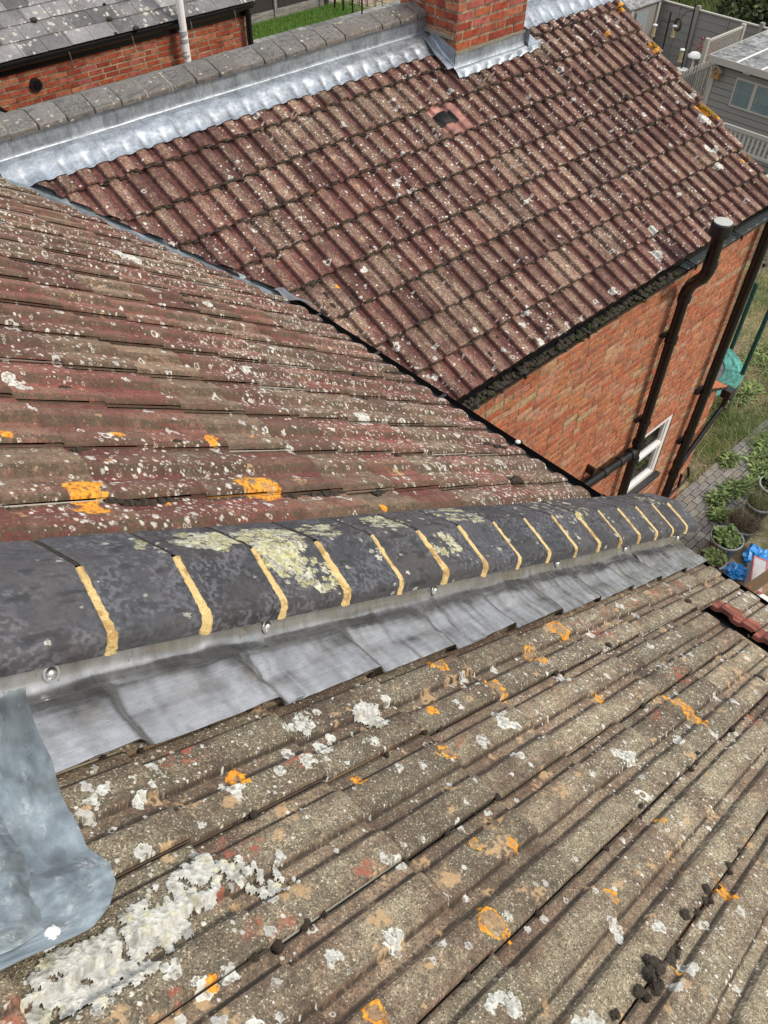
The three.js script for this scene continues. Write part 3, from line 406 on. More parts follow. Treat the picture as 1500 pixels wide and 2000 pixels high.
// thick pale lichen: overlapping rosettes, each a low dome with a lobed rim, raised above the tiles
function crust(parent, frame, lay, discs, seed, mat, cell = 0.002, lift = 0.006) {
  let u0 = 9, u1 = -9, a0 = 9, a1 = -9; for (const [x, y, r] of discs) { u0 = Math.min(u0, x - r * 1.4); u1 = Math.max(u1, x + r * 1.4); a0 = Math.min(a0, y - r * 1.4); a1 = Math.max(a1, y + r * 1.4); }
  const nu = Math.round((u1 - u0) / cell), na = Math.round((a1 - a0) / cell), w = nu + 1, h = new Float32Array(w * (na + 1)).fill(-1), own = new Int16Array(h.length), pos = [], uv = [], col = [], id = new Int32Array(h.length).fill(-1), idx = [];
  discs.forEach(([x, y, r], k) => { for (let j = Math.max(0, Math.floor((y - r * 1.4 - a0) / cell)); j <= Math.min(na, (y + r * 1.4 - a0) / cell); j++) for (let i = Math.max(0, Math.floor((x - r * 1.4 - u0) / cell)); i <= Math.min(nu, (x + r * 1.4 - u0) / cell); i++) { const u = u0 + i * cell, a = a0 + j * cell, an = Math.atan2(a - y, u - x), lobe = 1 + 0.16 * Math.sin(an * (7 + k % 5) + k) + 0.22 * (fbm(u * 150 + k, a * 150, 2) - 0.5), q = 1 - Math.hypot(u - x, a - y) / (r * lobe); if (q > h[j * w + i]) { h[j * w + i] = q; own[j * w + i] = k; } } });
  const vert = (i, j) => { const k = j * w + i; if (id[k] >= 0) return id[k]; const u = u0 + i * cell, a = a0 + j * cell, e = smooth(0, 0.3, h[k]), m = fbm(u * 210 + seed, a * 210, 3), t = hash(own[k], seed), hole = fbm(u * 70 + 9, a * 70 + seed, 2) > 0.66 ? 0.7 : 1; const q = frame(a, u, tileTop(lay, a, u) + 0.0008 + e * lift * (0.45 + 0.35 * t + 0.5 * (m - 0.4))); pos.push(q.x, q.y, q.z); uv.push(u, a); const b = (0.49 + 0.16 * (t - 0.5) + 0.4 * (m - 0.5)) * hole, yl = smooth(0.7, 1, hash(own[k], seed, 3)); col.push(b, b * (1 - 0.02 * yl), b * (0.93 - 0.22 * yl)); return (id[k] = pos.length / 3 - 1); };
  for (let j = 0; j < na; j++) for (let i = 0; i < nu; i++) { const k = j * w + i; if (Math.min(h[k], h[k + 1], h[k + w], h[k + w + 1]) < 0) continue; const a = vert(i, j), b = vert(i + 1, j), c = vert(i, j + 1), d = vert(i + 1, j + 1); idx.push(a, d, b, a, c, d); }
  const g = new THREE.BufferGeometry(); g.setAttribute('position', new THREE.Float32BufferAttribute(pos, 3)); g.setAttribute('uv', new THREE.Float32BufferAttribute(uv, 2)); g.setAttribute('color', new THREE.Float32BufferAttribute(col, 3)); g.setIndex(idx); g.computeVertexNormals(); return part('lichen', g, mat, parent);
}
M.crust = new THREE.MeshStandardMaterial({ vertexColors: true, roughness: 1, bumpMap: grainBump.clone(), bumpScale: 0.004 }); M.crust.bumpMap.repeat.set(4, 4);
{
  const r = rng(101), within = (list, n, lo, hi) => { const out = []; let wt = list.map((c) => c[2] * c[2]), sum = wt.reduce((x, y) => x + y, 0); for (let k = 0; k < n; k++) { let q = r() * sum, i = 0; while (q > wt[i]) q -= wt[i++]; const [x, y, R] = list[i], an = r() * 6.3, d = R * Math.sqrt(r()); out.push([x + Math.cos(an) * d, y + Math.sin(an) * d, lerp(lo, hi, r() ** 2)]); } return out; };
  const patch = [[-0.031, 0.416, 0.028], [-0.083, 0.431, 0.034], [-0.138, 0.441, 0.036], [-0.171, 0.451, 0.038], [-0.219, 0.46, 0.04], [-0.264, 0.468, 0.038], [-0.299, 0.463, 0.042], [-0.328, 0.462, 0.036], [-0.286, 0.504, 0.016], [0.001, 0.444, 0.024], [0.034, 0.472, 0.02], [-0.134, 0.463, 0.026], [-0.227, 0.498, 0.018], [0.052, 0.492, 0.014], [-0.03, 0.392, 0.012], [0.03, 0.43, 0.016], [0.07, 0.47, 0.016], [0.09, 0.5, 0.012]];
  crust(nearRoof, nearFrame, nearLay, [...within(patch.slice(0, 9).map(([x, y, q]) => [x, y, q * 1.12]), 360, 0.005, 0.014), ...within(patch.slice(9), 90, 0.004, 0.011)], 7, M.crust, 0.0019, 0.0065);
  for (const [u, a, R, n] of [[0.549, 0.253, 0.036, 40], [0.36, 0.222, 0.02, 14], [0.39, 0.2, 0.016, 10], [-0.33, 0.545, 0.02, 18], [-0.29, 0.56, 0.016, 12], [0.16, 0.66, 0.016, 9], [0.254, 0.853, 0.014, 8], [0.224, 0.834, 0.009, 4], [0.352, 0.945, 0.01, 5], [0.293, 0.568, 0.008, 4], [0.288, 0.302, 0.012, 6], [0.217, 0.3, 0.008, 4], [0.9, 0.42, 0.016, 8], [1.2, 0.66, 0.016, 8], [0.724, 0.956, 0.011, 5], [-0.055, 0.245, 0.01, 6], [-0.111, 0.21, 0.009, 5]]) crust(nearRoof, nearFrame, nearLay, within([[u, a, R]], n, R * 0.2, R * 0.5), u * 31 + 3, M.crust, 0.0019, 0.0035);
  for (const [u, a, R] of [[-0.11, 0.57, 0.014], [0.047, 0.629, 0.013], [0.093, 0.446, 0.009], [0.493, 0.32, 0.012], [0.316, 0.219, 0.012], [0.409, 0.755, 0.01]]) crust(nearRoof, nearFrame, nearLay, [[u, a, R]], u * 17 + 2, M.crust, 0.0015, 0.003);
}
// fallen bits: twigs and grit caught in the joints
{ const r = rng(8), list = []; for (let i = 0; i < 150; i++) { const col = 1 + Math.floor(r() * 6), a = nearLay.start + col * nearLay.cover + (r() - 0.5) * 0.012, t = -0.3 + r() * 3.3, s = 0.003 + 0.007 * r() ** 2, g = blob(s, i, 0.7, 0.5, 1); const q = nearFrame(a, t, tileTop(nearLay, a, t) + 0.008); g.translate(q.x, q.y, q.z); list.push(g); } part('grit', merge(list), M.soil, nearRoof, 'stuff'); }

// ---------------------------------------------------------------- lead flashing of the near side, sheets dressed over the tile courses
const party = thing('party_wall', 'low party wall with dark grey saddleback coping tiles running down the slope', 'wall', F(1.5, -0.3, -0.165));
const leadN = (u, k) => { // rounded sawtooth over the course steps; k 0 at the upstand, 1 at the free edge
  const q = ((nearLay.nose + 0.02 - u) % 0.342 + 0.342) % 0.342, saw = -0.034 * (q / 0.342), w = smooth(0.342 - 0.045, 0.342, q); return (saw + 0.034 * w) * (0.25 + 0.75 * smooth(0, 0.5, k)); };
function leadSheet(u0, u1, seed, lift, edge) {
  const nu = Math.round((u1 - u0) / 0.0075), prof = [[-0.085, 0.006], [-0.07, -0.002], [-0.056, -0.018], [-0.048, -0.038], [-0.04, -0.058], [-0.03, -0.072], [-0.018, -0.078], [-0.004, -0.081]];
  const nz = 26, all = prof.length + nz;
  return sheet(nu, all - 1, (s, t) => {
    const u = lerp(u0, u1, s), i = Math.round(t * (all - 1)); let z, n, k;
    if (i < prof.length) { [z, n] = prof[i]; k = 0; n += (vn(u * 9 + seed, i * 0.4) - 0.5) * 0.008; z += (vn(u * 7 + seed * 3, i * 0.5 + 4) - 0.5) * 0.008; }
    else { k = (i - prof.length + 1) / nz; z = lerp(-0.004, edge + 0.006 * (vn(u * 3 + seed, 2) - 0.5), k); n = ROOF + 0.013 + leadN(u + 0.012 * (vn(z * 12 + seed, u * 3) - 0.5), k); }
    const crease = 0.0085 * (fbm(u * 17 + seed * 5, z * 3.2 + 7, 3) - 0.5) * smooth(-0.1, 0.02, z) + 0.004 * (vn(u * 5.5 + seed, z * 26) - 0.5) + 0.0016 * (vn(u * 55, z * 9 + seed) - 0.5);
    return F(u, n + crease + lift, z);
  }, (s, t) => leadUV(lerp(u0, u1, s), t * 0.26 + seed * 0.37), 0.0025);
}
for (const [a, b, k, up, e] of [[-0.3, 0.435, 1, 0.0035, 0.15], [0.37, 1.2, 2, 0.0, 0.157], [1.13, 2.02, 3, 0.003, 0.158], [1.94, 2.83, 4, 0.0, 0.152], [2.75, 3.44, 5, 0.003, 0.15]]) part('lead_sheet', leadSheet(a, b, k, up, e), M.leadNew, party);
for (const u of [-0.085, 0.452, 1.145, 1.98, 2.67, 3.39]) { const g = new THREE.SphereGeometry(0.0125, 18, 10, 0, Math.PI * 2, 0, Math.PI * 0.5); g.scale(1, 0.75, 1); g.rotateX(1.0); const r = cyl(new THREE.Vector3(0, -0.001, 0), new THREE.Vector3(0, 0.0015, 0), 0.0165); r.rotateX(1.0); const all = merge([g, r]); all.rotateZ(-TH); const q = F(u, -0.05, -0.034); all.translate(q.x, q.y, q.z); part('fixing_clip', all, M.steel, party); }
part('masonry', obox(F(1.25, -0.2, -0.165), D, N, Z, 4.4, 0.41, 0.2), M.mortarGrey, party);
// coping tiles and their pointing
const L1 = 0.22265;
function copingTexture(o) {
  const p = new Paint(o.w || 2048, o.h || 1024, o.s0, o.s1, 0, 0.42);
  p.fill((s, v, c) => { const j = Math.floor((s - o.j0) / o.len), t = hash(j, o.seed), q = hash(j, o.seed, 5), A = fbm(s * 14 + 3, v * 14, 4), B = fbm(s * 60, v * 60, 3), G = grainAt(s, v, 0.004, 2); let k = 0.84 + 0.3 * t + 0.22 * (A - 0.5) + 0.34 * (B - 0.5) + 0.22 * (G - 0.5); c[0] = o.base[0] * k; c[1] = o.base[1] * k; c[2] = o.base[2] * k; mixc(c, o.warm[0], o.warm[1], o.warm[2], q * 0.55 * smooth(0.3, 0.7, A)); const bl = smooth(0.44, 0.66, fbm(s * 130 + 9, v * 130 + j, 3)) * (0.25 + 0.75 * smooth(0.35, 0.62, fbm(s * 9 + j * 3, v * 14, 3))); mixc(c, o.pale[0], o.pale[1], o.pale[2], bl * 0.7); mixc(c, o.base[0] * 0.62, o.base[1] * 0.6, o.base[2] * 0.58, smooth(0.6, 0.8, fbm(s * 20 + 40, v * 50 + j, 3)) * 0.6); if (G > 0.985) mixc(c, 20, 20, 20, 0.5); if (G < 0.02) mixc(c, 190, 190, 186, 0.3); });
  const r = rng(o.seed); for (let i = 0; i < o.spots; i++) { const s = lerp(o.s0, o.s1, r()), v = r() * 0.42; const w = 160 + 50 * r(); p.stamp(s, v, 0.003 + 0.008 * r() ** 2, i, whiteLichen([w, w, w * 0.93]), 0.5, 1.3); }
  for (const [s, v, sr, n] of o.patches || []) for (let i = 0; i < n; i++) { const a = r() * 6.3, d = sr * Math.sqrt(r()), w = 165 + 55 * r(), g = r(); p.stamp(s + Math.cos(a) * d * 1.5, v + Math.sin(a) * d, 0.004 + 0.012 * r() ** 2, i, whiteLichen([w, w * (1 - 0.02 * g), w * (0.94 - 0.24 * g)]), 0.7, 1.3); }
  return p;
}
const cope1 = copingTexture({ s0: -0.8, s1: 3.5, j0: 0, len: L1, seed: 4, base: [64, 65, 70], warm: [78, 69, 67], pale: [106, 107, 114], spots: 230, patches: [[0.37, 0.26, 0.06, 120], [0.55, 0.24, 0.07, 170], [0.52, 0.16, 0.05, 90], [0.6, 0.1, 0.05, 40], [0.75, 0.26, 0.05, 60], [1.05, 0.27, 0.06, 60], [1.2, 0.13, 0.05, 40], [1.45, 0.28, 0.08, 60], [2.2, 0.26, 0.12, 60], [0.2, 0.26, 0.04, 8], [3.2, 0.24, 0.08, 30]] });
const copeMat = (p, b) => { const t = p.tex(); return new THREE.MeshStandardMaterial({ map: t, bumpMap: asBump(t), bumpScale: b, roughness: 0.55 }); };
M.cope1 = copeMat(cope1, 0.003);
const frame1 = (u, n, w) => F(u, n, w);
{
  const r = rng(19);
  for (let k = -3; k <= 15; k++) { const u0 = k * L1 - 0 + 0.006, u1 = Math.min((k + 1) * L1 - 0.006, 3.53); if (u0 > 3.45) continue; part('coping_tile', copingTile(frame1, u0, u1, cope1, r), M.cope1, party); }
  for (let k = -2; k <= 15; k++) { const u = k * L1; if (u > 3.4) continue; part('mortar_joint', jointGeo(frame1, u, 0.023 + 0.007 * hash(k, 3), 0, 6, 0.003, k + 4), M.mortarYellow, party); part('mortar_joint', jointGeo(frame1, u, 0.012, 7, 13, -0.004, k + 31), M.crack, party); }
}
// ---------------------------------------------------------------- chimney beside the camera: only the lead of its foot reaches the picture
const stack = thing('chimney_stack', 'chimney foot with weathered blue-grey lead skirt at the lower left', 'chimney', F(-0.75, -0.2, 0.1));
part('brick_core', box(-1.18, -0.56, -0.45, 1.15, -0.36, 0.3), M.mortarWall, stack);
bricks(stack, { origin: P3(-0.56, 0.2, 0.3), ex: new THREE.Vector3(0, 0, -1), ey: Y, ez: X, width: 0.66, height: 0.95, set: 'red', seed: 3, limit: 0 });
{
  const edge = [[-0.105, -0.13], [-0.11, -0.1], [-0.14, 0.0], [-0.168, 0.135], [-0.186, 0.207], [-0.19, 0.239], [-0.2, 0.31], [-0.19, 0.35], [-0.2, 0.383], [-0.228, 0.412], [-0.262, 0.428], [-0.4, 0.425]], n = edge.length - 1;
  const at = (s) => { const i = Math.min(n - 1, Math.floor(s * n)), f = s * n - i; return [lerp(edge[i][0], edge[i + 1][0], f), lerp(edge[i][1], edge[i + 1][1], f)]; };
  const skirt = (s, t) => { const [u1, z1] = at(s), u = lerp(u1, -0.56, t), z = lerp(z1, Math.min(z1, 0.3), t), up = smooth(0.35, 1, t), wave = 0.006 * Math.sin(z * 38 + 1) * smooth(0, 0.2, t) + 0.018 * (fbm(u * 11 + 3, z * 15 + 5, 4) - 0.5) + 0.01 * smooth(0.3, 0.42, z); const low = z < -0.02 ? 0.085 * smooth(-0.02, -0.08, z) : 0; return F(u, ROOF + 0.012 + low + wave + 0.2 * up * up, z); };
  part('lead_sheet', sheet(90, 40, skirt, (s, t) => leadUV(s * 0.6, t * 0.5), 0.0025), M.leadWorn, stack);
  const flap = [[-0.285, 0.2], [-0.292, 0.245], [-0.29, 0.285], [-0.305, 0.35], [-0.32, 0.4], [-0.36, 0.405], [-0.45, 0.4]], m = flap.length - 1;
  const fa = (s) => { const i = Math.min(m - 1, Math.floor(s * m)), f = s * m - i; return [lerp(flap[i][0], flap[i + 1][0], f), lerp(flap[i][1], flap[i + 1][1], f)]; };
  part('lead_sheet', sheet(60, 30, (s, t) => { const [u1, z1] = fa(s), u = lerp(u1, -0.57, t), z = lerp(z1, Math.min(z1, 0.31), t), up = smooth(0.15, 1, t); return F(u, ROOF + 0.02 + 0.012 * (fbm(u * 9, z * 12, 3) - 0.4) + 0.018 * smooth(0, 0.12, t) + 0.2 * up * up, z); }, (s, t) => leadUV(s * 0.6 + 0.7, t * 0.5), 0.0025), M.leadWorn, stack);
  const g = blob(0.013, 5, 0.7, 0.4, 3), q = F(-0.315, ROOF + 0.016, 0.412); g.translate(q.x, q.y, q.z); part('sealant_lump', g, M.whiteDull, stack);
}

// ---------------------------------------------------------------- neighbouring house: red tiles beyond the coping
const nextHouse = thing('terraced_house', 'neighbouring terraced house with long slope of lichen-speckled red tiles', 'house', P3(0, -7.2, -2.7));
const nextRoof = part('roof', obox(F(0.9, ROOF - 0.105, -2.75), D, N, Z, 4.86, 0.03, 4.85), M.felt, nextHouse);
const mainLay = { start: -0.674 - 0.297 * 20, cover: 0.297, gauge: 0.319, nose: 3.33, H: 0.023, lap: 0.013, thick: 0.013, prof: PROF_SOFT, lip: 0.1 };
{
  const nv = new THREE.Vector3().crossVectors(valleyDir, N).normalize(); if (nv.z < 0) nv.negate();
  const p0 = F(2, ROOF, valleyZ(2));
  layTiles({ ...mainLay, parent: nextRoof, seed: 15, rows: 15, c0: 5, c1: 22, frame: mainFrame, paint: mainTex, mat: M.main, clips: [{ n: nv, d: nv.dot(p0) + 0.19, ragged: 0.05 }, { n: new THREE.Vector3(0, 0, -1), d: 0.29 }] });
}
mossOn(nextRoof, mainFrame, mainLay, [[0.516, -0.971, 0.03], [0.45, -0.672, 0.03], [0.5, -0.67, 0.035], [0.55, -0.668, 0.035], [0.6, -0.67, 0.03], [0.64, -0.672, 0.025], [0.192, -0.675, 0.03], [0.16, -0.675, 0.025], [0.887, -1.0, 0.02], [2.709, -0.698, 0.06], [2.76, -0.7, 0.05], [3.006, -1.048, 0.04], [3.107, -1.041, 0.045], [3.15, -1.03, 0.03], [1.25, -0.668, 0.03], [1.3, -0.666, 0.035], [1.35, -0.666, 0.035], [1.4, -0.67, 0.025], [1.156, -0.67, 0.03], [1.595, -0.66, 0.03], [1.64, -0.67, 0.025], [2.041, -2.531, 0.04], [2.101, -2.684, 0.04], [2.855, -1.826, 0.045], [2.667, -1.865, 0.035], [2.75, -1.87, 0.045], [3.15, -1.944, 0.05], [3.24, -1.94, 0.05], [3.05, -1.95, 0.03], [0.688, -1.379, 0.025], [3.2, -0.42, 0.035], [1.24, -2.76, 0.04], [1.3, -2.76, 0.04], [1.669, -2.76, 0.04], [0.9, -1.27, 0.02], [1.06, -1.565, 0.02], [1.7, -1.27, 0.02], [2.1, -0.97, 0.025], [2.5, -1.56, 0.03]], M.moss, 21, 1.7);
part('wall', box(2.42, 2.66, -7.2, -1.98, -5.0, -0.17), grain(new THREE.Color('rgb(176,84,52)')), nextHouse);
part('fascia', box(2.665, 2.69, -2.12, -1.9, -3.6, -0.16), M.black, nextHouse);
const gut2 = part('gutter', gutterGeo(P3(2.8, -1.941, -0.07), P3(2.8, -1.941, -3.22), 0.056), M.black, nextHouse);
for (const z of [-0.5, -1.1, -1.7, -2.3, -2.9]) part('gutter_clip', merge([box(2.74, 2.862, -1.945, -1.937, z - 0.012, z + 0.012), box(2.854, 2.862, -1.985, -1.937, z - 0.014, z + 0.014)]), M.black, gut2);
{ const g = blob(0.016, 3, 0.8, 0.3, 2), q = P3(2.83, -1.925, -1.1); g.translate(q.x, q.y, q.z); part('mortar_crumb', g, M.whiteDull, nextHouse); }
// valley lead between the main slope and the rear wing
{
  const mainSide = new THREE.Vector3().crossVectors(valleyDir, N).normalize(); if (mainSide.z < 0) mainSide.negate();
  const wingSide = new THREE.Vector3().crossVectors(valleyDir, WN).normalize(); if (wingSide.x < 0) wingSide.negate();
  const ua = 1.9, ub = 3.42, prof = [[0, 0.3], [0, 0.2], [0, 0.11], [0, 0.06], [0, 0.03], [0, 0.008], [1, 0.01], [1, 0.03], [1, 0.05], [1, 0.07]];
  part('valley_lead', sheet(110, prof.length - 1, (s, t) => { const u = lerp(ua, ub, s), [side, w] = prof[Math.round(t * (prof.length - 1))], p = F(u, ROOF - 0.036, valleyZ(u)), q = 0.012 * (fbm(u * 14 + w * 20, w * 18 + 3, 3) - 0.5); return p.addScaledVector(side ? wingSide : mainSide, w).addScaledVector(side ? WN : N, q + (side ? -0.035 : 0.006 * Math.abs(Math.sin(u * 11)))); }, (s, t) => leadUV(s * 1.6, t * 0.3), 0.002), M.leadWorn, nextHouse);
  const f = P3(2.82, -1.9, valleyZ(3.4) + 0.06);
  part('valley_lip', sheet(18, 14, (s, t) => new THREE.Vector3(f.x - 0.1 + t * 0.17, f.y + 0.045 - t * 0.05 - 0.05 * t * t + 0.012 * Math.sin(s * 7 + t * 3), f.z - 0.11 + s * 0.2 - 0.03 * t * Math.cos(s * 4)), (s, t) => leadUV(s * 0.2, t * 0.2), 0.002), M.leadOld, nextHouse);
}

// ---------------------------------------------------------------- rear wing of the neighbouring house
const wing = thing('rear_wing', 'two-storey orange brick rear wing with brown ribbed tiles and a parapet of grey copings', 'building', P3(5.4, -7.2, -3.4));
const wingRoof = part('roof', obox(WF(5.25, 1.1, -0.085), X, WN, WS.clone().negate(), 5.94, 0.03, 2.9), M.felt, wing);
const wingLay = { start: 5.06 - 0.3055 * 20, cover: 0.3055, gauge: 0.3242, nose: 2.5936, H: 0.033, lap: 0.036, thick: 0.02, prof: PROF };
{
  const nv = new THREE.Vector3().crossVectors(valleyDir, WN).normalize(); if (nv.x < 0) nv.negate(); const p0 = F(2, ROOF, valleyZ(2));
  const atPink = (a, t) => Math.abs(a - 5.06) < 0.02 && Math.abs(t - 0.6484) < 0.02;
  layTiles({ ...wingLay, parent: wingRoof, seed: 25, rows: 10, c0: 9, c1: 31, frame: wingFrame, paint: wingTex, mat: M.wing, matAt: (a, t) => (atPink(a, t) ? M.pinkTile : null), clips: (t) => [t > 1.5 ? { n: X, d: 2.69 } : { n: nv, d: nv.dot(p0) + 0.015, ragged: 0.014 }, { n: new THREE.Vector3(-1, 0, 0), d: -8.238 }], skip: (a, t) => t < 0.2 && a > 5.68 && a < 6.3 });
  // vent tile: black grille set into the clean pink tile
  const g = []; for (let i = 0; i < 13; i++) { const x = 5.06 + 0.03 + i * 0.0145, h = tileTop(wingLay, x, 0.48); g.push(obox(WF(x, 0.475, h + 0.008), X, WN, WS, 0.006, 0.012, 0.125)); }
  const vent = part('vent_grille', sheet(24, 2, (s, t) => { const x = 5.08 + 0.195 * s, tt = 0.41 + 0.13 * t; return WF(x, tt, tileTop(wingLay, x, tt) + 0.006); }, null, 0.004), M.grille, wingRoof); part('louvre', merge(g), M.blackDull, vent);
}
mossOn(wingRoof, wingFrame, wingLay, [[0.61, 3.272, 0.045], [1.561, 3.235, 0.05], [1.434, 3.089, 0.045], [1.538, 3.057, 0.04], [1.265, 3.654, 0.03], [1.646, 3.685, 0.045], [1.324, 3.039, 0.045], [0.997, 4.286, 0.04], [1.016, 4.32, 0.04], [1.559, 4.294, 0.03], [1.969, 4.164, 0.035], [1.84, 2.773, 0.04], [1.846, 3.057, 0.04], [2.533, 4.367, 0.03], [2.352, 4.11, 0.025], [1.606, 4.165, 0.04], [2.478, 4.515, 0.03], [1.071, 3.892, 0.025], [1.066, 4.004, 0.025], [0.625, 3.128, 0.03], [0.969, 7.266, 0.05], [1.648, 6.785, 0.04], [2.498, 3.715, 0.03], [0.92, 3.242, 0.025], [2.441, 3.939, 0.035], [2.155, 5.444, 0.03], [2.084, 4.575, 0.03], [1.229, 4.204, 0.03], [1.856, 5.152, 0.03], [1.3, 7.0, 0.04], [2.0, 6.4, 0.03], [1.96, 3.4, 0.03], [1.63, 4.9, 0.03], [0.98, 5.9, 0.03], [2.28, 5.0, 0.03]], M.moss, 31, 1.0);
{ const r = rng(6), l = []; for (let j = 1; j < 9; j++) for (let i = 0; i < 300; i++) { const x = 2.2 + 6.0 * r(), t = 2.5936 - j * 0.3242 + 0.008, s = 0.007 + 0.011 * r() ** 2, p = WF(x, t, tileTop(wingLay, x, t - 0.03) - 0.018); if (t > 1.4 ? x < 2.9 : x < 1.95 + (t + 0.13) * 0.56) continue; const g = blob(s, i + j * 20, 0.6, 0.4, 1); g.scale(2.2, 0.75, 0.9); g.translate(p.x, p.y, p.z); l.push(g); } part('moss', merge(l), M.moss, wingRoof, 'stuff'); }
mossOn(wingRoof, wingFrame, wingLay, [[1.363, 8.17, 0.045], [1.42, 8.18, 0.05], [1.48, 8.19, 0.045], [1.54, 8.2, 0.04], [0.571, 8.19, 0.045], [0.53, 8.2, 0.035], [2.074, 8.19, 0.03], [0.02, 8.18, 0.04]], M.mossYellow, 41, 1.2);
part('verge_mortar', obox(WF(8.215, 1.1, -0.07), X, WN, WS, 0.03, 0.05, 3.0), M.mortarGrey, wingRoof);
// walls
const wingWall = part('wall', merge([box(2.67, 6.75, -7.2, -2.52, -2.39, -2.147), box(7.57, 8.15, -7.2, -2.52, -2.39, -2.147), box(6.75, 7.57, -7.2, -6.0, -2.39, -2.147), box(6.75, 7.57, -5.02, -2.52, -2.39, -2.147)]), M.mortarWall, wing);
bricks(wingWall, { origin: P3(2.75, -7.2, -2.147), ex: X, ey: Y, ez: Z, width: 5.4, height: 4.66, set: 'orange', seed: 61, mix: 0.42, holes: [[4.0, 4.82, 1.2, 2.18]], limit: 300, rank: (p) => (p.y - Y0 > -3.3 || p.x > 3.6 ? 0 : 50) + p.distanceTo(camera.position) });
{ const sh = new THREE.Shape([[4.7, 0], [2.4, 0], [2.4, Y0 - 2.56], [4.7, Y0 - 1.34]].map(([a, b]) => new THREE.Vector2(a, b))), g = new THREE.ExtrudeGeometry(sh, { depth: 0.24, bevelEnabled: false }); g.rotateY(Math.PI / 2); g.translate(7.9, 0, 0); part('gable_wall', g, M.mortarWall, wing); }
part('party_wall', box(2.3, 8.15, -7.2, -0.99, -4.93, -4.71), M.mortarWall, wing);
part('back_slope', obox(new THREE.Vector3(5.25, -2.0 + Y0, -6.35), X, new THREE.Vector3(0, cP, -sP), new THREE.Vector3(0, sP, cP), 5.9, 0.08, 3.2), grain(lin(0.16, 0.08, 0.06)), wing);
part('fascia', box(2.7, 8.15, -2.68, -2.53, -2.14, -2.115), M.black, wing);
const gut3 = part('gutter', gutterGeo(P3(2.86, -2.578, -2.042), P3(8.3, -2.578, -2.042), 0.06), M.black, wing);
for (let i = 0; i < 7; i++) { const x = 3.3 + i * 0.8; part('gutter_bracket', merge([box(x - 0.012, x + 0.012, -2.582, -2.574, -2.105, -1.975), box(x - 0.014, x + 0.014, -2.63, -2.57, -1.984, -1.976)]), M.black, gut3); }
{ // moss and silt lying in the gutter
  const r = rng(55), l = [], l2 = []; for (let i = 0; i < 420; i++) { const x = 2.95 + 3.3 * r() ** 1.1, s = 0.008 + 0.02 * r(), g = blob(s, i, 0.7, 0.45, 2); g.translate(x, -2.612 + Y0 + 0.02 * r(), -2.042 + (r() - 0.5) * 0.085); (r() < 0.4 ? l2 : l).push(g); }
  part('moss', merge(l), M.moss, gut3, 'stuff'); part('moss', merge(l2), M.mossGreen, gut3, 'stuff'); part('silt', box(2.9, 6.4, -2.628, -2.612, -2.088, -1.996), M.soil, gut3); part('standing_water', box(6.4, 8.25, -2.606, -2.602, -2.098, -1.986), std(lin(0.05, 0.06, 0.06), 0.05), gut3);
}
// parapet copings of the wing
const L2 = 0.208, cope2 = copingTexture({ w: 2048, h: 256, s0: 1.8, s1: 6.1, j0: 1.75, len: L2, seed: 14, base: [94, 91, 88], warm: [102, 90, 80], pale: [124, 121, 118], spots: 260, patches: [[4.8, 0.2, 0.05, 8], [5.2, 0.2, 0.1, 10]] });
M.cope2 = copeMat(cope2, 0.003);
const frame2 = (u, n, w) => new THREE.Vector3(u, -0.989 + n + Y0, -4.653 + w);
{ const r = rng(29); for (let k = -3; k <= 18; k++) { const u0 = 1.75 + k * L2 + 0.003, u1 = Math.min(1.75 + (k + 1) * L2 - 0.003, 5.61); if (u0 > 5.58) continue; part('coping_tile', copingTile(frame2, u0, u1, cope2, r), M.cope2, wing); part('mortar_joint', jointGeo(frame2, 1.75 + k * L2, 0.011, 0, 13, -0.005, k + 60), hash(k, 8) > 0.75 ? M.mortarPale : M.crack, wing); } for (let k = 0; k < 8; k++) part('coping_tile', copingTile(frame2, 6.6 + k * L2, 6.6 + (k + 1) * L2 - 0.006, cope2, r), M.cope2, wing); }
// lead dressed from the parapet over the top course
function parapetLead(x0, x1, seed, low) {
  const top = [[-4.69, -1.0], [-4.689, -1.03], [-4.687, -1.06], [-4.685, -1.09], [-4.682, -1.112], [-4.672, -1.12]], n2 = 16, all = top.length + n2, nx = Math.round((x1 - x0) / 0.02);
  return sheet(nx, all - 1, (s, t) => { const x = lerp(x0, x1, s), i = Math.round(t * (all - 1)); const bump = 0.01 * (fbm(x * 5 + seed, i * 0.21, 3) - 0.5); if (i < top.length) return new THREE.Vector3(x, top[i][1] + Y0 + bump * 0.5, top[i][0] + bump * (i / 6)); const k = (i - top.length + 1) / n2, t0 = -0.335, tt = lerp(t0, low + 0.012 * (vn(x * 4, seed) - 0.5), k), h = tileTop(wingLay, x, tt); return WF(x, tt, lerp(0.012, h * (0.35 + 0.4 * vn(x * 2.3 + seed * 7, 3)) + 0.004, smooth(0.25, 1, k)) + bump * 0.9 + 0.006 * (fbm(x * 11 + seed, k * 2, 2) - 0.5)); }, (s, t) => leadUV(lerp(x0, x1, s), t * 0.35 + seed), 0.002);
}
for (const [a, b, k] of [[1.6, 3.42, 1], [3.38, 4.6, 2], [4.56, 5.66, 3], [6.5, 8.23, 4]]) part('lead_sheet', parapetLead(a, b, k, -0.13 + (k > 3 ? 0.05 : 0)), M.leadOld, wing);
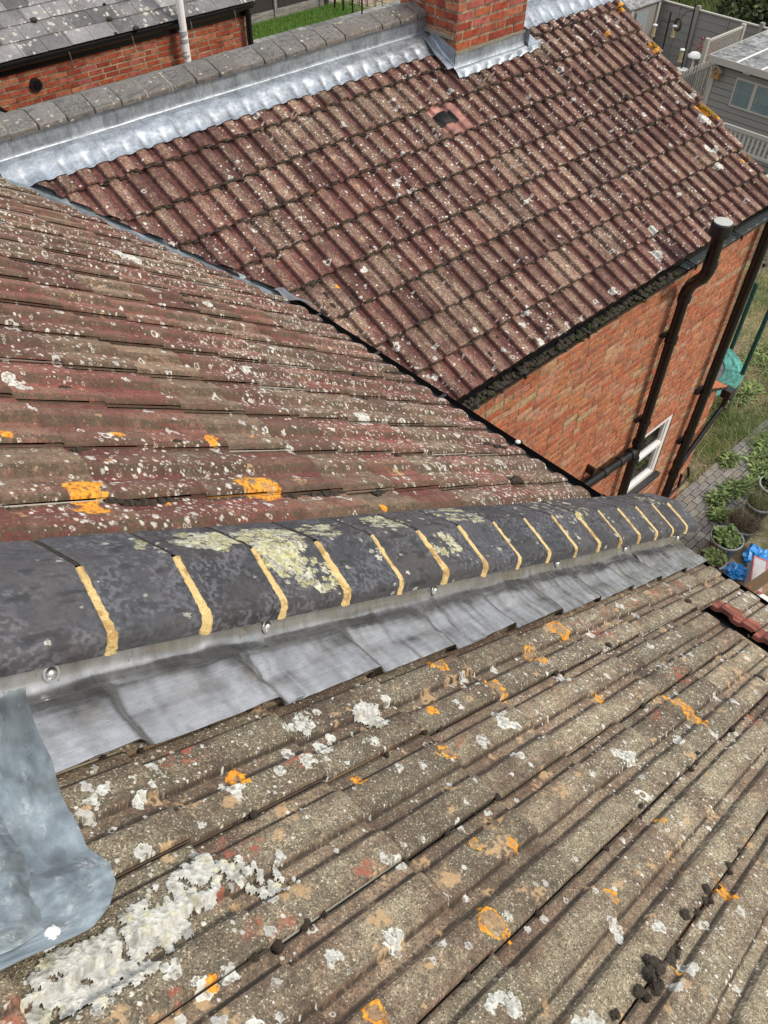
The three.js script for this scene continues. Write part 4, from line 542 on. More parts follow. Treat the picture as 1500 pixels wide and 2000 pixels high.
// window in the side wall
{
  const x0 = 6.75, x1 = 7.57, y0 = -6.0, y1 = -5.02, z = -2.185, w = 0.07, fr = part('window', merge([rbox(x0, x1, y1 - w, y1, z - 0.04, z + 0.03), rbox(x0, x1, y0, y0 + w, z - 0.04, z + 0.03), rbox(x0, x0 + w, y0 + w, y1 - w, z - 0.04, z + 0.03), rbox(x1 - w, x1, y0 + w, y1 - w, z - 0.04, z + 0.03), rbox(x0 + w, x1 - w, -5.5, -5.445, z - 0.04, z + 0.03)]), M.white, wing);
  part('casement', merge([[y0 + w, -5.5], [-5.445, y1 - w]].flatMap(([a, b]) => [rbox(x0 + w, x1 - w, b - 0.025, b - 0.001, z - 0.02, z + 0.012), rbox(x0 + w, x1 - w, a + 0.001, a + 0.025, z - 0.02, z + 0.012), rbox(x0 + w + 0.001, x0 + w + 0.025, a + 0.03, b - 0.03, z - 0.02, z + 0.012), rbox(x1 - w - 0.025, x1 - w - 0.001, a + 0.03, b - 0.03, z - 0.02, z + 0.012)])), M.whiteDull, fr);
  for (const [a, b] of [[y0 + w, -5.5], [-5.445, y1 - w]]) part('pane', box(x0 + w + 0.02, x1 - w - 0.02, a + 0.02, b - 0.02, z - 0.006, z - 0.001), M.glass, fr);
  part('room', merge([box(6.0, 7.85, -6.9, -4.75, -4.3, -4.25), box(6.0, 6.05, -6.9, -4.75, -4.25, -2.4), box(7.8, 7.85, -6.9, -4.75, -4.25, -2.4), box(6.05, 7.8, -6.9, -6.85, -4.25, -2.4), box(6.05, 7.8, -4.8, -4.75, -4.25, -2.4)]), std(lin(0.55, 0.5, 0.42), 0.9), wing);
  part('curtain', sheet(40, 6, (s, t) => new THREE.Vector3(x0 - 0.05 + 0.5 * s, y1 - 0.02 + Y0 - 1.0 * t, z - 0.28 + 0.03 * Math.sin(s * 38)), null, 0.004), std(lin(0.4, 0.34, 0.28), 0.95), wing);
  part('sill', rbox(x0 - 0.04, x1 + 0.06, y0 - 0.07, y0 - 0.004, z - 0.02, z + 0.1, 0.006), grain(lin(0.06, 0.062, 0.07), 0.5), fr);
}
// single-storey end of the wing
{
  const lean = thing('lean_to', 'single-storey brick lean-to with a stepped tile edge at the wing end', 'building', P3(8.4, -7.2, -3.0));
  const w = part('wall', box(8.155, 8.68, -7.2, -5.2, -3.8, -2.147), M.mortarWall, lean);
  bricks(w, { origin: P3(8.16, -7.2, -2.147), ex: X, ey: Y, ez: Z, width: 0.52, height: 1.98, set: 'orange', seed: 71, mix: 0.3, limit: 80 });
  bricks(w, { origin: P3(8.68, -7.2, -2.15), ex: new THREE.Vector3(0, 0, -1), ey: Y, ez: X, width: 1.6, height: 1.98, set: 'orange', seed: 72, limit: 0 });
  const roof = part('roof', obox(P3(8.5, -5.14, -2.95), new THREE.Vector3(0.9, -0.43, 0).normalize(), new THREE.Vector3(0.43, 0.9, 0).normalize(), Z, 0.8, 0.03, 1.7), M.felt, lean);
  for (let i = 0; i < 4; i++) for (let k = 0; k < 6; k++) { const c = P3(8.25 + i * 0.165, -5.0 - i * 0.079 + 0.005, -2.24 - k * 0.28); part('tile', obox(c, new THREE.Vector3(0.93, -0.37, 0).normalize(), new THREE.Vector3(0.37, 0.93, 0).normalize(), Z, 0.2, 0.018, 0.275, 0.005), brickMats.orange[(i * 5 + k) % 5], roof); }
  const g = part('gutter', gutterGeo(P3(8.93, -5.36, -2.08), P3(8.93, -5.36, -3.8), 0.055), M.black, lean);
  part('gutter_outlet', merge([rbox(8.86, 9.0, -5.48, -5.35, -2.16, -2.03, 0.01), cyl(P3(8.93, -5.42, -2.09), P3(8.93, -5.58, -2.09), 0.036)]), M.black, g);
  part('swan_neck', merge([tube([P3(8.93, -5.55, -2.09), P3(8.91, -5.64, -2.09), P3(8.82, -5.7, -2.09), P3(8.3, -6.1, -2.08), P3(8.1, -6.25, -2.06)], 0.034, 30, 14)]), M.black, g);
}
// ---------------------------------------------------------------- chimney on the wing's ridge
const stack2 = thing('brick_chimney', 'red brick chimney rising from the wing parapet in a lead skirt', 'chimney', P3(6.1, -1.3, -4.66));
{
  const x0 = 5.63, x1 = 6.56, zf = -4.315, zb = -5.02;
  const core = part('stack', box(x0 + 0.004, x1 - 0.004, -1.6, 0.6, zb, zf - 0.004), M.mortarWall, stack2);
  bricks(core, { origin: P3(x0, -1.2, zf - 0.004), ex: X, ey: Y, ez: Z, width: x1 - x0, height: 1.8, set: 'red', seed: 81, mix: 0.12, limit: 60 });
  bricks(core, { origin: P3(x0 + 0.004, -1.2, zb), ex: Z, ey: Y, ez: X.clone().negate(), width: zf - zb, height: 1.8, set: 'red', seed: 82, mix: 0.3, limit: 40 });
  part('mortar_fillet', merge([bar(P3(x0 - 0.005, -1.205, zf + 0.006), P3(x1, -1.205, zf + 0.006), 0.02), bar(P3(x0 - 0.008, -1.09, zb), P3(x0 - 0.008, -1.09, zf - 0.03), 0.02, 0.03)]), M.mortarPale, stack2);
  const prof = [[0, -1.21], [0.002, -1.24], [0.006, -1.28], [0.014, -1.31], [0.03, -1.326]], n2 = 12, all = prof.length + n2;
  part('lead_apron', sheet(64, all - 1, (s, t) => { const x = lerp(5.6, 6.82, s), i = Math.round(t * (all - 1)); if (i < prof.length) return new THREE.Vector3(Math.min(x, x1 + 0.02), prof[i][1] + Y0, zf + 0.006 + prof[i][0]); const k = (i - prof.length + 1) / n2, lo = 0.18 - 0.03 * s - (s > 0.95 ? (s - 0.95) * 1.2 : 0), tt = lerp(0.085, lo, k), h = tileTop(wingLay, x, tt); return WF(lerp(Math.min(x, x1 + 0.02), x, smooth(0, 0.4, k)), tt, lerp(0.014, h * (0.3 + 0.4 * vn(x * 2.9, 6)) + 0.004, smooth(0.25, 1, k)) + 0.006 * (fbm(x * 9, k * 3, 3) - 0.5)); }, (s, t) => leadUV(s * 1.2, t * 0.3 + 0.5), 0.002), M.leadOld, stack2);
  // side sheets: left cheek with its rolled corner, and the right cheek
  part('lead_cheek', sheet(16, 12, (s, t) => { const z = lerp(-4.62, zf + 0.02, s), y0 = WF(0, (z - WV.z) / cP, 0).y, y = lerp(-1.08 + Y0 - 0.09 * s, y0 + 0.02, Math.min(1, t * 1.6)), out = t > 0.62 ? (t - 0.62) / 0.38 * 0.09 : 0; return new THREE.Vector3(x0 - 0.008 - out - 0.01 * s, t > 0.62 ? y0 + 0.018 + 0.006 * Math.sin(s * 9) : y, z + 0.03 * out); }, (s, t) => leadUV(s * 0.4, t * 0.3), 0.002), M.leadOld, stack2);
  part('lead_cheek', sheet(16, 12, (s, t) => { const z = lerp(-4.62, zf + 0.06, s), y0 = WF(0, (z - WV.z) / cP, 0).y, y = lerp(-1.1 + Y0 - 0.09 * s, y0 + 0.02, Math.min(1, t * 1.6)), out = t > 0.62 ? (t - 0.62) / 0.38 * 0.15 : 0; return new THREE.Vector3(x1 + 0.012 + out, t > 0.62 ? y0 + 0.02 + 0.006 * Math.sin(s * 8) : y, z - 0.02 * out); }, (s, t) => leadUV(s * 0.4, t * 0.3), 0.002), M.leadOld, stack2);
}
// ---------------------------------------------------------------- pipes on the wing's side wall
const ring = (p, r, h = 0.05, axis = Y) => cyl(p.clone().addScaledVector(axis, -h / 2), p.clone().addScaledVector(axis, h / 2), r);
{
  const vp = thing('soil_vent_pipe', 'thick black soil pipe with a capped top and kinked neck before the brick wall', 'pipe', P3(6.6, -7.2, -2.05));
  part('pipe', cyl(P3(6.615, -7.2, -2.045), P3(6.605, -2.98, -2.045), 0.051, 0.051, 28), M.black, vp);
  part('offset_bend', merge([tube([P3(6.605, -3.02, -2.045), P3(6.604, -2.93, -2.043), P3(6.585, -2.83, -2.01), P3(6.52, -2.68, -1.9), P3(6.5, -2.6, -1.868), P3(6.5, -2.5, -1.863)], 0.059, 40, 28)]), M.black, vp);
  part('upper_pipe', cyl(P3(6.5, -2.6, -1.863), P3(6.47, -2.2, -1.86), 0.058, 0.058, 28), M.black, vp);
  part('collar', merge([ring(P3(6.5, -2.52, -1.863), 0.064, 0.06), ring(P3(6.605, -3.0, -2.045), 0.064, 0.06), ring(P3(6.607, -3.5, -2.045), 0.061, 0.02)]), M.blackDull, vp);
  part('cap', lathe([[0.0, 0.122], [0.074, 0.122], [0.086, 0.116], [0.092, 0.1], [0.094, 0.0], [0.084, -0.002], [0.06, 0.0]], P3(6.468, -2.225, -1.86), 36), M.blackDull, vp);
  part('cap_top', lathe([[0.0, 0.126], [0.072, 0.124], [0.08, 0.1205]], P3(6.468, -2.225, -1.86), 36), std(lin(0.42, 0.42, 0.4), 0.7), vp);
  for (const y of [-3.45, -4.55, -6.0]) part('bracket', merge([ring(P3(6.61, y, -2.045), 0.062, 0.03), box(6.54, 6.68, y - 0.015, y + 0.015, -2.15, -2.1)]), M.blackDull, vp);
  const br = part('branch', cyl(P3(4.9, -4.79, -2.045), P3(6.58, -4.96, -2.045), 0.055, 0.055, 28), M.black, vp);
  const ax = P3(6.58, -4.96, -2.045).sub(P3(4.9, -4.79, -2.045)).normalize(), on = (x) => P3(x, -4.79 - 0.17 * (x - 4.9) / 1.68, -2.045);
  part('collar', merge([ring(on(5.98), 0.063, 0.07, ax), ring(on(6.28), 0.063, 0.06, ax), ring(on(6.5), 0.066, 0.07, ax), ring(P3(6.611, -4.85, -2.045), 0.066, 0.06), ring(P3(6.612, -5.1, -2.045), 0.066, 0.06)]), M.blackDull, br);
  part('bracket', box(5.76, 5.79, -4.82, -4.72, -2.15, -2.05), M.blackDull, br);
  const dp = thing('downpipe', 'second tall black pipe near the far end of the brick wall', 'pipe', P3(8.02, -7.2, -2.05));
  part('pipe', cyl(P3(7.96, -7.2, -2.045), P3(8.1, -2.2, -2.045), 0.055, 0.055, 24), M.black, dp);
  for (const y of [-4.9, -5.55, -6.05, -6.25]) part('collar', ring(P3(7.96 + (y + 7.2) * 0.028, y, -2.045), 0.063, 0.05), M.blackDull, dp);
  for (const y of [-4.9, -5.7]) part('bracket', box(7.93, 8.1, y - 0.02, y + 0.02, -2.15, -2.09), M.blackDull, dp);
  part('waste_pipe', merge([tube([P3(8.0, -6.82, -2.07), P3(8.3, -6.8, -2.07), P3(8.6, -6.76, -2.07), P3(8.64, -6.7, -2.08), P3(8.64, -6.6, -2.12)], 0.02, 24, 10), cyl(P3(8.4, -6.79, -2.07), P3(8.4, -6.55, -2.09), 0.018)]), M.blackDull, dp);
}
// ---------------------------------------------------------------- the next house of the terrace: a scrap of roof beyond the parapet
{
  const h3 = thing('terraced_house', 'next house of the terrace, a scrap of red tiles at the left edge', 'house', P3(1.5, -7.2, -8.5));
  const rf = part('roof', obox(F(1.6, ROOF - 0.1, -8.0), D, N, Z, 3.3, 0.03, 5.9), M.felt, h3);
  layTiles({ ...mainLay, parent: rf, seed: 45, rows: 6, c0: -10, c1: 5, frame: (a, t, n) => F(t, ROOF + n, a), paint: mainTex, mat: M.main });
  part('wall', box(2.42, 2.66, -7.2, -1.98, -10.9, -5.05), grain(new THREE.Color('rgb(176,84,52)')), h3);
  part('gutter', gutterGeo(P3(2.8, -1.941, -5.0), P3(2.8, -1.941, -10.8), 0.056), M.black, h3);
}
// ---------------------------------------------------------------- far wing: slates over red brick
{
  const far = thing('slate_roofed_wing', 'red brick wing with a lichen-spotted grey slate roof behind the parapet', 'building', P3(5.4, -7.2, -12.5)), zf = -10.8, ye = -2.56;
  const wall = part('wall', box(2.7, 7.98, -7.2, ye - 0.06, zf - 0.3, zf - 0.004), M.mortarWall, far);
  bricks(wall, { origin: P3(2.7, ye - 0.06 - 1.5, zf - 0.004), ex: X, ey: Y, ez: Z, width: 5.28, height: 1.5, set: 'red', seed: 91, mix: 0.14, headers: 6, limit: 300 });
  part('fascia', box(2.7, 8.0, ye - 0.15, ye - 0.02, zf + 0.002, zf + 0.03), M.black, far);
  const g = part('gutter', gutterGeo(P3(2.5, ye, zf + 0.1), P3(8.05, ye, zf + 0.1), 0.06), M.black, far);
  // slates: each one a thin slab with a chipped lower edge
  const ph = 0.5, up = new THREE.Vector3(0, Math.sin(ph), -Math.cos(ph)), nn = new THREE.Vector3(0, Math.cos(ph), Math.sin(ph)), r = rng(12), e0 = P3(0, ye + 0.03, zf + 0.1);
  const rf = part('roof', obox(P3(5.2, 0, 0).setY(0).add(new THREE.Vector3(0, e0.y, e0.z)).addScaledVector(up, 1.9).addScaledVector(nn, -0.05), X, nn, up.clone().negate(), 5.9, 0.03, 3.8), M.felt, far);
  const st = new Paint(1024, 512, 2, 8.4, 0, 3.2); st.fill((s, v, c) => { const j = Math.floor(v / 0.25), i = Math.floor((s + (j % 2) * 0.17) / 0.34), t = hash(i, j, 3), A = fbm(s * 6, v * 6, 4), B = fbm(s * 40, v * 40, 2), k = 0.78 + 0.4 * t + 0.35 * (A - 0.5) + 0.2 * (B - 0.5); c[0] = 116 * k; c[1] = 115 * k; c[2] = 116 * k; });
  for (let i = 0; i < 2200; i++) { const s = 2 + 6.4 * r(), v = 3.2 * r(); if (fbm(s * 1.6, v * 2.2, 2) < 0.46) continue; st.stamp(s, v, 0.008 + 0.022 * r() ** 2, i, whiteLichen([206, 202, 190]), 0.6); }
  const sm = roofMat(st, 0.003), sg = []; for (let k = 0; k < 4; k++) { }
  for (let j = 0; j < 13; j++) for (let i = 0; i < 18; i++) {
    const x = 2.35 + i * 0.34 - (j % 2) * 0.17, t = j * 0.25, lift = 0.012 + (r() - 0.5) * 0.004, skew = (r() - 0.5) * 0.012, w = 0.334; if (x > 7.9) continue;
    const geo = sheet(4, 2, (a, b) => { const wx = x + a * w, tt = t + b * 0.29 + (b === 0 ? skew * (a - 0.5) + 0.004 * (vn(wx * 30, j) - 0.5) : 0); return new THREE.Vector3(wx, e0.y, e0.z).addScaledVector(up, tt).addScaledVector(nn, lift - b * 0.014 + (a - 0.5) * skew * 0.3); }, (a, b, p) => st.uv(x + a * w, t + b * 0.25), 0.007);
    part('slate', geo, sm, rf);
  }
  { const l = []; for (let i = 0; i < 26; i++) { const j = Math.floor(r() * 6), x = 2.6 + 5 * r(), gq = blob(0.022 + 0.03 * r(), i, 0.6, 0.35, 2), p = new THREE.Vector3(x, e0.y, e0.z).addScaledVector(up, j * 0.25 + 0.01).addScaledVector(nn, 0.02); gq.translate(p.x, p.y, p.z); part('moss', gq, M.moss, rf); } }
  for (const [px, k] of [[3.55, 0], [4.25, 1], [4.954, 2], [5.52, 3]]) { const x = -0.2235 + (px + 0.2235) * 1.376; part('hook', tube([P3(x, ye - 0.0, zf + 0.17), P3(x + 0.01, ye - 0.06, zf + 0.172), P3(x + 0.015, ye - 0.17, zf + 0.165), P3(x + 0.035, ye - 0.21, zf + 0.17), P3(x + 0.06, ye - 0.19, zf + 0.18)], 0.006, 20, 8), M.steel, g); }
  const vx = 4.47, vent = part('wall_vent', cyl(P3(vx, -2.905, zf - 0.01), P3(vx, -2.905, zf + 0.05), 0.085, 0.08, 28), M.blackDull, far);
  part('vent_flap', merge([cyl(P3(vx, -2.905, zf + 0.05), P3(vx, -2.905, zf + 0.058), 0.06, 0.055, 24), ring(P3(vx, -2.905, zf + 0.052), 0.03, 0.03, Z)]), M.black, vent);
  part('downpipe', merge([cyl(P3(7.97, -7.2, zf + 0.1), P3(7.97, ye - 0.02, zf + 0.1), 0.045), ring(P3(7.97, ye - 0.12, zf + 0.1), 0.055, 0.05)]), M.black, far);
  const wp = thing('white_vent_pipe', 'white plastic vent pipe with grey collars crossing the slate eaves', 'pipe', P3(6.75, -7.2, -10.6));
  part('pipe', cyl(P3(6.72, -7.2, -10.62), P3(6.77, -1.6, -10.62), 0.052, 0.052, 24), M.white, wp);
  part('collar', merge([ring(P3(6.745, -2.68, -10.62), 0.06, 0.06), ring(P3(6.744, -2.78, -10.62), 0.062, 0.05), ring(P3(6.742, -2.98, -10.62), 0.059, 0.03)]), M.greyPlastic, wp);
  part('pipe_joint', ring(P3(6.743, -2.87, -10.62), 0.058, 0.1), M.whiteDull, wp);
}

// ---------------------------------------------------------------- ground
{
  const p = new Paint(512, 512, 0, 8, 0, 8); p.fill((s, v, c) => { const A = fbm(s * 2, v * 2, 4), B = fbm(s * 14, v * 14, 3), G = grainAt(s, v, 0.02, 4); c[0] = 122 + 50 * (A - 0.5) + 46 * (B - 0.5); c[1] = 112 + 38 * (A - 0.5) + 42 * (B - 0.5); c[2] = 90 + 36 * (B - 0.5); const k = 0.8 + 0.4 * G; c[0] *= k; c[1] *= k; c[2] *= k; mixc(c, 78, 84, 40, smooth(0.5, 0.7, fbm(s * 3 + 20, v * 3, 3)) * 0.7); });
  const t = p.tex(THREE.RepeatWrapping); t.repeat.set(20, 20);
  const g = new THREE.PlaneGeometry(160, 160); g.rotateX(-Math.PI / 2); g.translate(20, 0, -10); structure('ground', g, new THREE.MeshStandardMaterial({ map: t, roughness: 1 }));
}
// block path beside the wing
{
  const path = structure('path', box(6.9, 14.2, -7.2 + 0.003, -7.2 + 0.012, -2.12, -1.12), M.soil);
  const geos = [0, 1, 2].map((k) => { const g = new RoundedBoxGeometry(0.192 - k * 0.002, 0.05, 0.093, 1, 0.006); return g; }), mats = [[172, 169, 164], [158, 156, 153], [184, 179, 171], [164, 159, 152], [176, 169, 158]].map(([a, b, c]) => grain(new THREE.Color(`rgb(${a},${b},${c})`), 0.95, 0.002));
  const r = rng(33), rest = []; const spots = [];
  for (let j = 0; j < 10; j++) for (let i = 0; i < 36; i++) spots.push([7.0 + i * 0.2 + (j % 2) * 0.1, -2.07 + j * 0.1]);
  spots.sort((a, b) => Math.hypot(a[0] - 9.4, (a[1] + 1.7) * 2) - Math.hypot(b[0] - 9.4, (b[1] + 1.7) * 2));
  const q = new THREE.Quaternion();
  spots.forEach(([x, z], k) => { q.setFromEuler(new THREE.Euler((r() - 0.5) * 0.03, (r() - 0.5) * 0.03, (r() - 0.5) * 0.03)); const pos = P3(x, -7.2 + 0.012 + 0.006 * r(), z), g = geos[Math.floor(r() * 3)], m = mats[Math.floor(r() * 5)]; if (k < 290) { const o = new THREE.Mesh(g, m); o.name = 'paving_block'; o.position.copy(pos); o.quaternion.copy(q); o.castShadow = o.receiveShadow = true; path.add(o); } else { const c = g.clone(); c.applyQuaternion(q); c.translate(pos.x, pos.y, pos.z); rest.push(c); } });
  const o = new THREE.Mesh(merge(rest), mats[0]); o.name = 'paving_block'; o.userData.kind = 'stuff'; o.castShadow = o.receiveShadow = true; path.add(o);
}
// ---------------------------------------------------------------- plants from many small blades and leaves
function bladeGeo(w, h, bend, seg = 3) { const g = sheet(1, seg, (s, t) => new THREE.Vector3((s - 0.5) * w * (1 - t * 0.85), h * (t - 0.18 * bend * t * t), bend * h * t * t)); return g; }
function leafGeo(w, l) { return sheet(2, 4, (s, t) => { const k = Math.sin(Math.PI * Math.min(1, t * 0.96 + 0.04)) ** 0.8; return new THREE.Vector3((s - 0.5) * w * k, l * 0.35 * t * (1 - 0.55 * t) * 2 + Math.abs(s - 0.5) * 0.25 * w * k, l * t); }); }
const leafMat = (r, g, b) => new THREE.MeshPhysicalMaterial({ color: lin(r, g, b), roughness: 0.75, side: THREE.DoubleSide, transmission: 0.25, thickness: 0 });
const colourMix = (r, list, k) => { const a = list[Math.floor(r() * list.length)], v = 1 + (r() - 0.5) * k; return new THREE.Color().setRGB(a[0] * v, a[1] * v, a[2] * v); };
function scatter(name, geo, mat, n, seed, place, colours, owner) {
  const m = new THREE.InstancedMesh(geo, mat, n), r = rng(seed), e = new THREE.Object3D(); m.name = owner ? name : numbered(name);
  const b = owner ? rootOf(owner).position : new THREE.Vector3();
  let k = 0; for (let i = 0; i < n * 6 && k < n; i++) { if (!place(r, e)) continue; e.position.sub(b); e.updateMatrix(); m.setMatrixAt(k, e.matrix); m.setColorAt(k, colourMix(r, colours, 0.5)); k++; } m.count = k;
  m.castShadow = m.receiveShadow = true; (owner || scene).add(m); m.userData.kind = 'stuff'; return m;
}
const plain = new THREE.MeshPhysicalMaterial({ color: 0xffffff, roughness: 0.8, side: THREE.DoubleSide, transmission: 0.2, thickness: 0 });
const GREEN = [[0.16, 0.25, 0.05], [0.2, 0.29, 0.07], [0.13, 0.19, 0.045], [0.25, 0.29, 0.1]], STRAW = [[0.5, 0.42, 0.24], [0.56, 0.48, 0.3], [0.42, 0.35, 0.19], [0.3, 0.3, 0.13]];
{
  const wild = (x, z) => fbm(x * 1.3 + 5, z * 1.3 + 9, 3);
  const g1 = scatter('grass', bladeGeo(0.008, 0.13, 0.6), plain, 52000, 1, (r, e) => { const x = 8.9 + 10 * r() ** 1.2, z = -8.6 + 7.0 * r(); if (z > -2.15 && x < 10.4) return false; if (x < 9.05 && z < -2.1) return false; if (wild(x, z) < 0.46 + 0.2 * r()) return false; e.position.set(x, 0, z); e.rotation.set((r() - 0.5) * 0.9, r() * 6.3, (r() - 0.5) * 0.9); e.scale.setScalar(0.5 + 0.9 * r()); return true; }, GREEN);
  g1.userData.label = 'ragged green grass of the garden right of the wing'; g1.userData.category = 'grass';
  const g2 = scatter('dry_grass', bladeGeo(0.006, 0.14, 0.9), plain, 60000, 2, (r, e) => { const x = 8.9 + 10 * r() ** 1.2, z = -8.6 + 7.2 * r(); if (z > -2.05 && x < 11 && r() < 0.85) return false; if (x < 9.05 && z < -2.1) return false; if (wild(x, z) > 0.7 - 0.2 * r()) return false; e.position.set(x, 0.005, z); e.rotation.set((r() - 0.5) * 2.4, r() * 6.3, (r() - 0.5) * 2.4); e.scale.setScalar(0.5 + 0.9 * r()); return true; }, STRAW);
  g2.userData.label = 'straw-coloured dry grass lying over the garden'; g2.userData.category = 'grass';
  const weedy = [[10.6, -1.72, 0.5, 0.22], [11.2, -1.6, 0.6, 0.26], [10.0, -1.52, 0.35, 0.16], [10.3, -1.62, 0.4, 0.2], [9.35, -1.64, 0.16, 0.1], [9.0, -1.68, 0.14, 0.08], [8.75, -1.5, 0.12, 0.07], [9.55, -1.5, 0.2, 0.08], [12.2, -1.7, 0.8, 0.4], [9.85, -2.0, 0.14, 0.05], [11.4, -2.66, 0.5, 0.16], [12.8, -2.9, 0.8, 0.5]];
  const g3 = scatter('weeds', leafGeo(0.035, 0.12), plain, 12000, 3, (r, e) => { const w = weedy[Math.floor(r() * weedy.length)], a = r() * 6.3, d = Math.sqrt(-Math.log(1 - 0.95 * r())) * 0.62; e.position.set(w[0] + Math.cos(a) * d * w[2], 0.01 + 0.07 * r() ** 2, w[1] + Math.sin(a) * d * w[3]); e.rotation.set((r() - 0.7) * 1.2, r() * 6.3, (r() - 0.5) * 0.8); const k = 0.25 + 1.1 * r() ** 1.6; e.scale.set(k * (0.5 + 0.8 * r()), k, k); return true; }, [[0.18, 0.28, 0.06], [0.24, 0.33, 0.1], [0.13, 0.2, 0.045], [0.3, 0.34, 0.13], [0.09, 0.13, 0.035]]);
  g3.userData.label = 'broad-leaved weeds sprouting through and beside the block path'; g3.userData.category = 'weeds';
  const g4 = scatter('lawn', bladeGeo(0.012, 0.09, 0.4, 2), plain, 26000, 4, (r, e) => { e.position.set(15 + 5.6 * r(), 0, -22.95 + 1.5 * r()); e.rotation.set((r() - 0.5) * 0.7, r() * 6.3, (r() - 0.5) * 0.7); e.scale.setScalar(0.6 + 0.8 * r()); return true; }, [[0.11, 0.24, 0.02], [0.14, 0.28, 0.03], [0.09, 0.19, 0.02]]);
  g4.userData.label = 'strip of bright green lawn before the dark board fence'; g4.userData.category = 'lawn';
}
// ---------------------------------------------------------------- flower pots by the path
function pot(x, z, r, h, name, label, foliage, mat, rimMat) {
  const o = thing('plant_pot', label, 'plant pot', P3(x, -7.2, z), 'pots beside the path'), b = P3(x, -7.2, z);
  part('pot', lathe([[0, 0.01], [r * 0.66, 0.01], [r * 0.7, 0.0], [r * 0.9, h * 0.75], [r * 0.94, h], [r * 0.9, h], [r * 0.86, h * 0.82]], b, 32), mat, o);
  part('rim', lathe([[r * 0.9, h - 0.03], [r * 1.0, h - 0.03], [r * 1.03, h - 0.015], [r * 1.02, h + 0.006], [r * 0.95, h + 0.008], [r * 0.9, h - 0.01]], b, 36), rimMat, o);
  part('soil', lathe([[0, h * 0.87], [r * 0.4, h * 0.86], [r * 0.89, h * 0.84]], b, 24), M.soil, o);
  foliage(o, b.clone().add(new THREE.Vector3(0, h * 0.85, 0)), r);
  return o;
}
const leafy = (n, seed, spread, hgt, cols, size = 1) => (o, c, r) => scatter('foliage', leafGeo(0.045 * size, 0.07 * size), plain, n, seed, (q, e) => { const a = q() * 6.3, d = Math.sqrt(q()) * r * spread; e.position.set(c.x + Math.cos(a) * d, c.y + 0.01 + hgt * q(), c.z + Math.sin(a) * d); e.rotation.set((q() - 0.6) * 1.2, q() * 6.3, (q() - 0.5)); e.scale.setScalar(0.5 + 0.8 * q()); return true; }, cols, o);
const twiggy = (n, seed, spread, hgt, cols) => (o, c, r) => scatter('foliage', bladeGeo(0.006, 0.16, 0.5), plain, n, seed, (q, e) => { const a = q() * 6.3, d = Math.sqrt(q()) * r * spread; e.position.set(c.x + Math.cos(a) * d, c.y + hgt * q() * q(), c.z + Math.sin(a) * d); e.rotation.set(Math.sin(a) * 0.7 + (q() - 0.5) * 0.8, q() * 6.3, -Math.cos(a) * 0.7 + (q() - 0.5) * 0.8); e.scale.setScalar(0.5 + 0.9 * q()); return true; }, cols, o);
const LEAF = [[0.12, 0.2, 0.05], [0.16, 0.24, 0.07], [0.09, 0.14, 0.04]];
pot(7.76, -1.08, 0.175, 0.25, 'a', 'grey pot with mixed green and dry stems, nearest the gutter', (o, c, r) => { leafy(130, 11, 0.8, 0.12, LEAF)(o, c, r); twiggy(260, 12, 0.7, 0.05, [[0.2, 0.12, 0.06], [0.16, 0.1, 0.05]])(o, c, r); }, M.pot, M.potRim);
pot(8.14, -1.12, 0.215, 0.34, 'b', 'large dark grey pot with low leafy plants, widest rim of the row', leafy(200, 13, 0.8, 0.1, LEAF), M.pot, M.potRim);
pot(8.62, -1.12, 0.2, 0.26, 'c', 'grey pot holding a dry brown twiggy bush', twiggy(1500, 14, 0.85, 0.16, [[0.15, 0.11, 0.07], [0.12, 0.09, 0.05], [0.2, 0.16, 0.11], [0.12, 0.13, 0.06]]), M.pot, M.potRim);
pot(9.14, -1.17, 0.19, 0.28, 'd', 'dark pot with spiky pale green plant behind the dry bush', twiggy(900, 15, 0.8, 0.1, [[0.22, 0.26, 0.12], [0.16, 0.2, 0.08], [0.28, 0.26, 0.14]]), M.dark, M.potRim);
pot(9.6, -1.22, 0.19, 0.28, 'e', 'dark pot with white rim at the right edge of the picture', leafy(160, 16, 0.7, 0.16, LEAF), M.dark, M.whiteDull);
// ---------------------------------------------------------------- rubbish by the fence corner
function bag(x, z, r, seed, label) { const g = blob(r, seed, 0.65, 0.75, 5); const p = g.attributes.position; for (let i = 0; i < p.count; i++) { const k = 1 + 0.22 * (Math.abs(vn(p.getX(i) * 30 + seed, p.getZ(i) * 30 + p.getY(i) * 20) - 0.5) * 2 - 0.5); p.setXYZ(i, p.getX(i) * k, Math.max(p.getY(i) * k, -r * 0.3), p.getZ(i) * k); } g.computeVertexNormals(); g.translate(x, r * 0.3, z); return single('plastic_bag', label, 'plastic bag', g, new THREE.MeshPhysicalMaterial({ color: lin(0.02, 0.24, 0.62), roughness: 0.3, clearcoat: 0.4 }), new THREE.Vector3(x, 0, z), 'blue bags'); }
bag(7.98, -0.78, 0.14, 3, 'smaller crumpled blue plastic bag beside the clear box'); bag(8.4, -0.72, 0.16, 8, 'larger crumpled blue plastic bag behind the clear box');
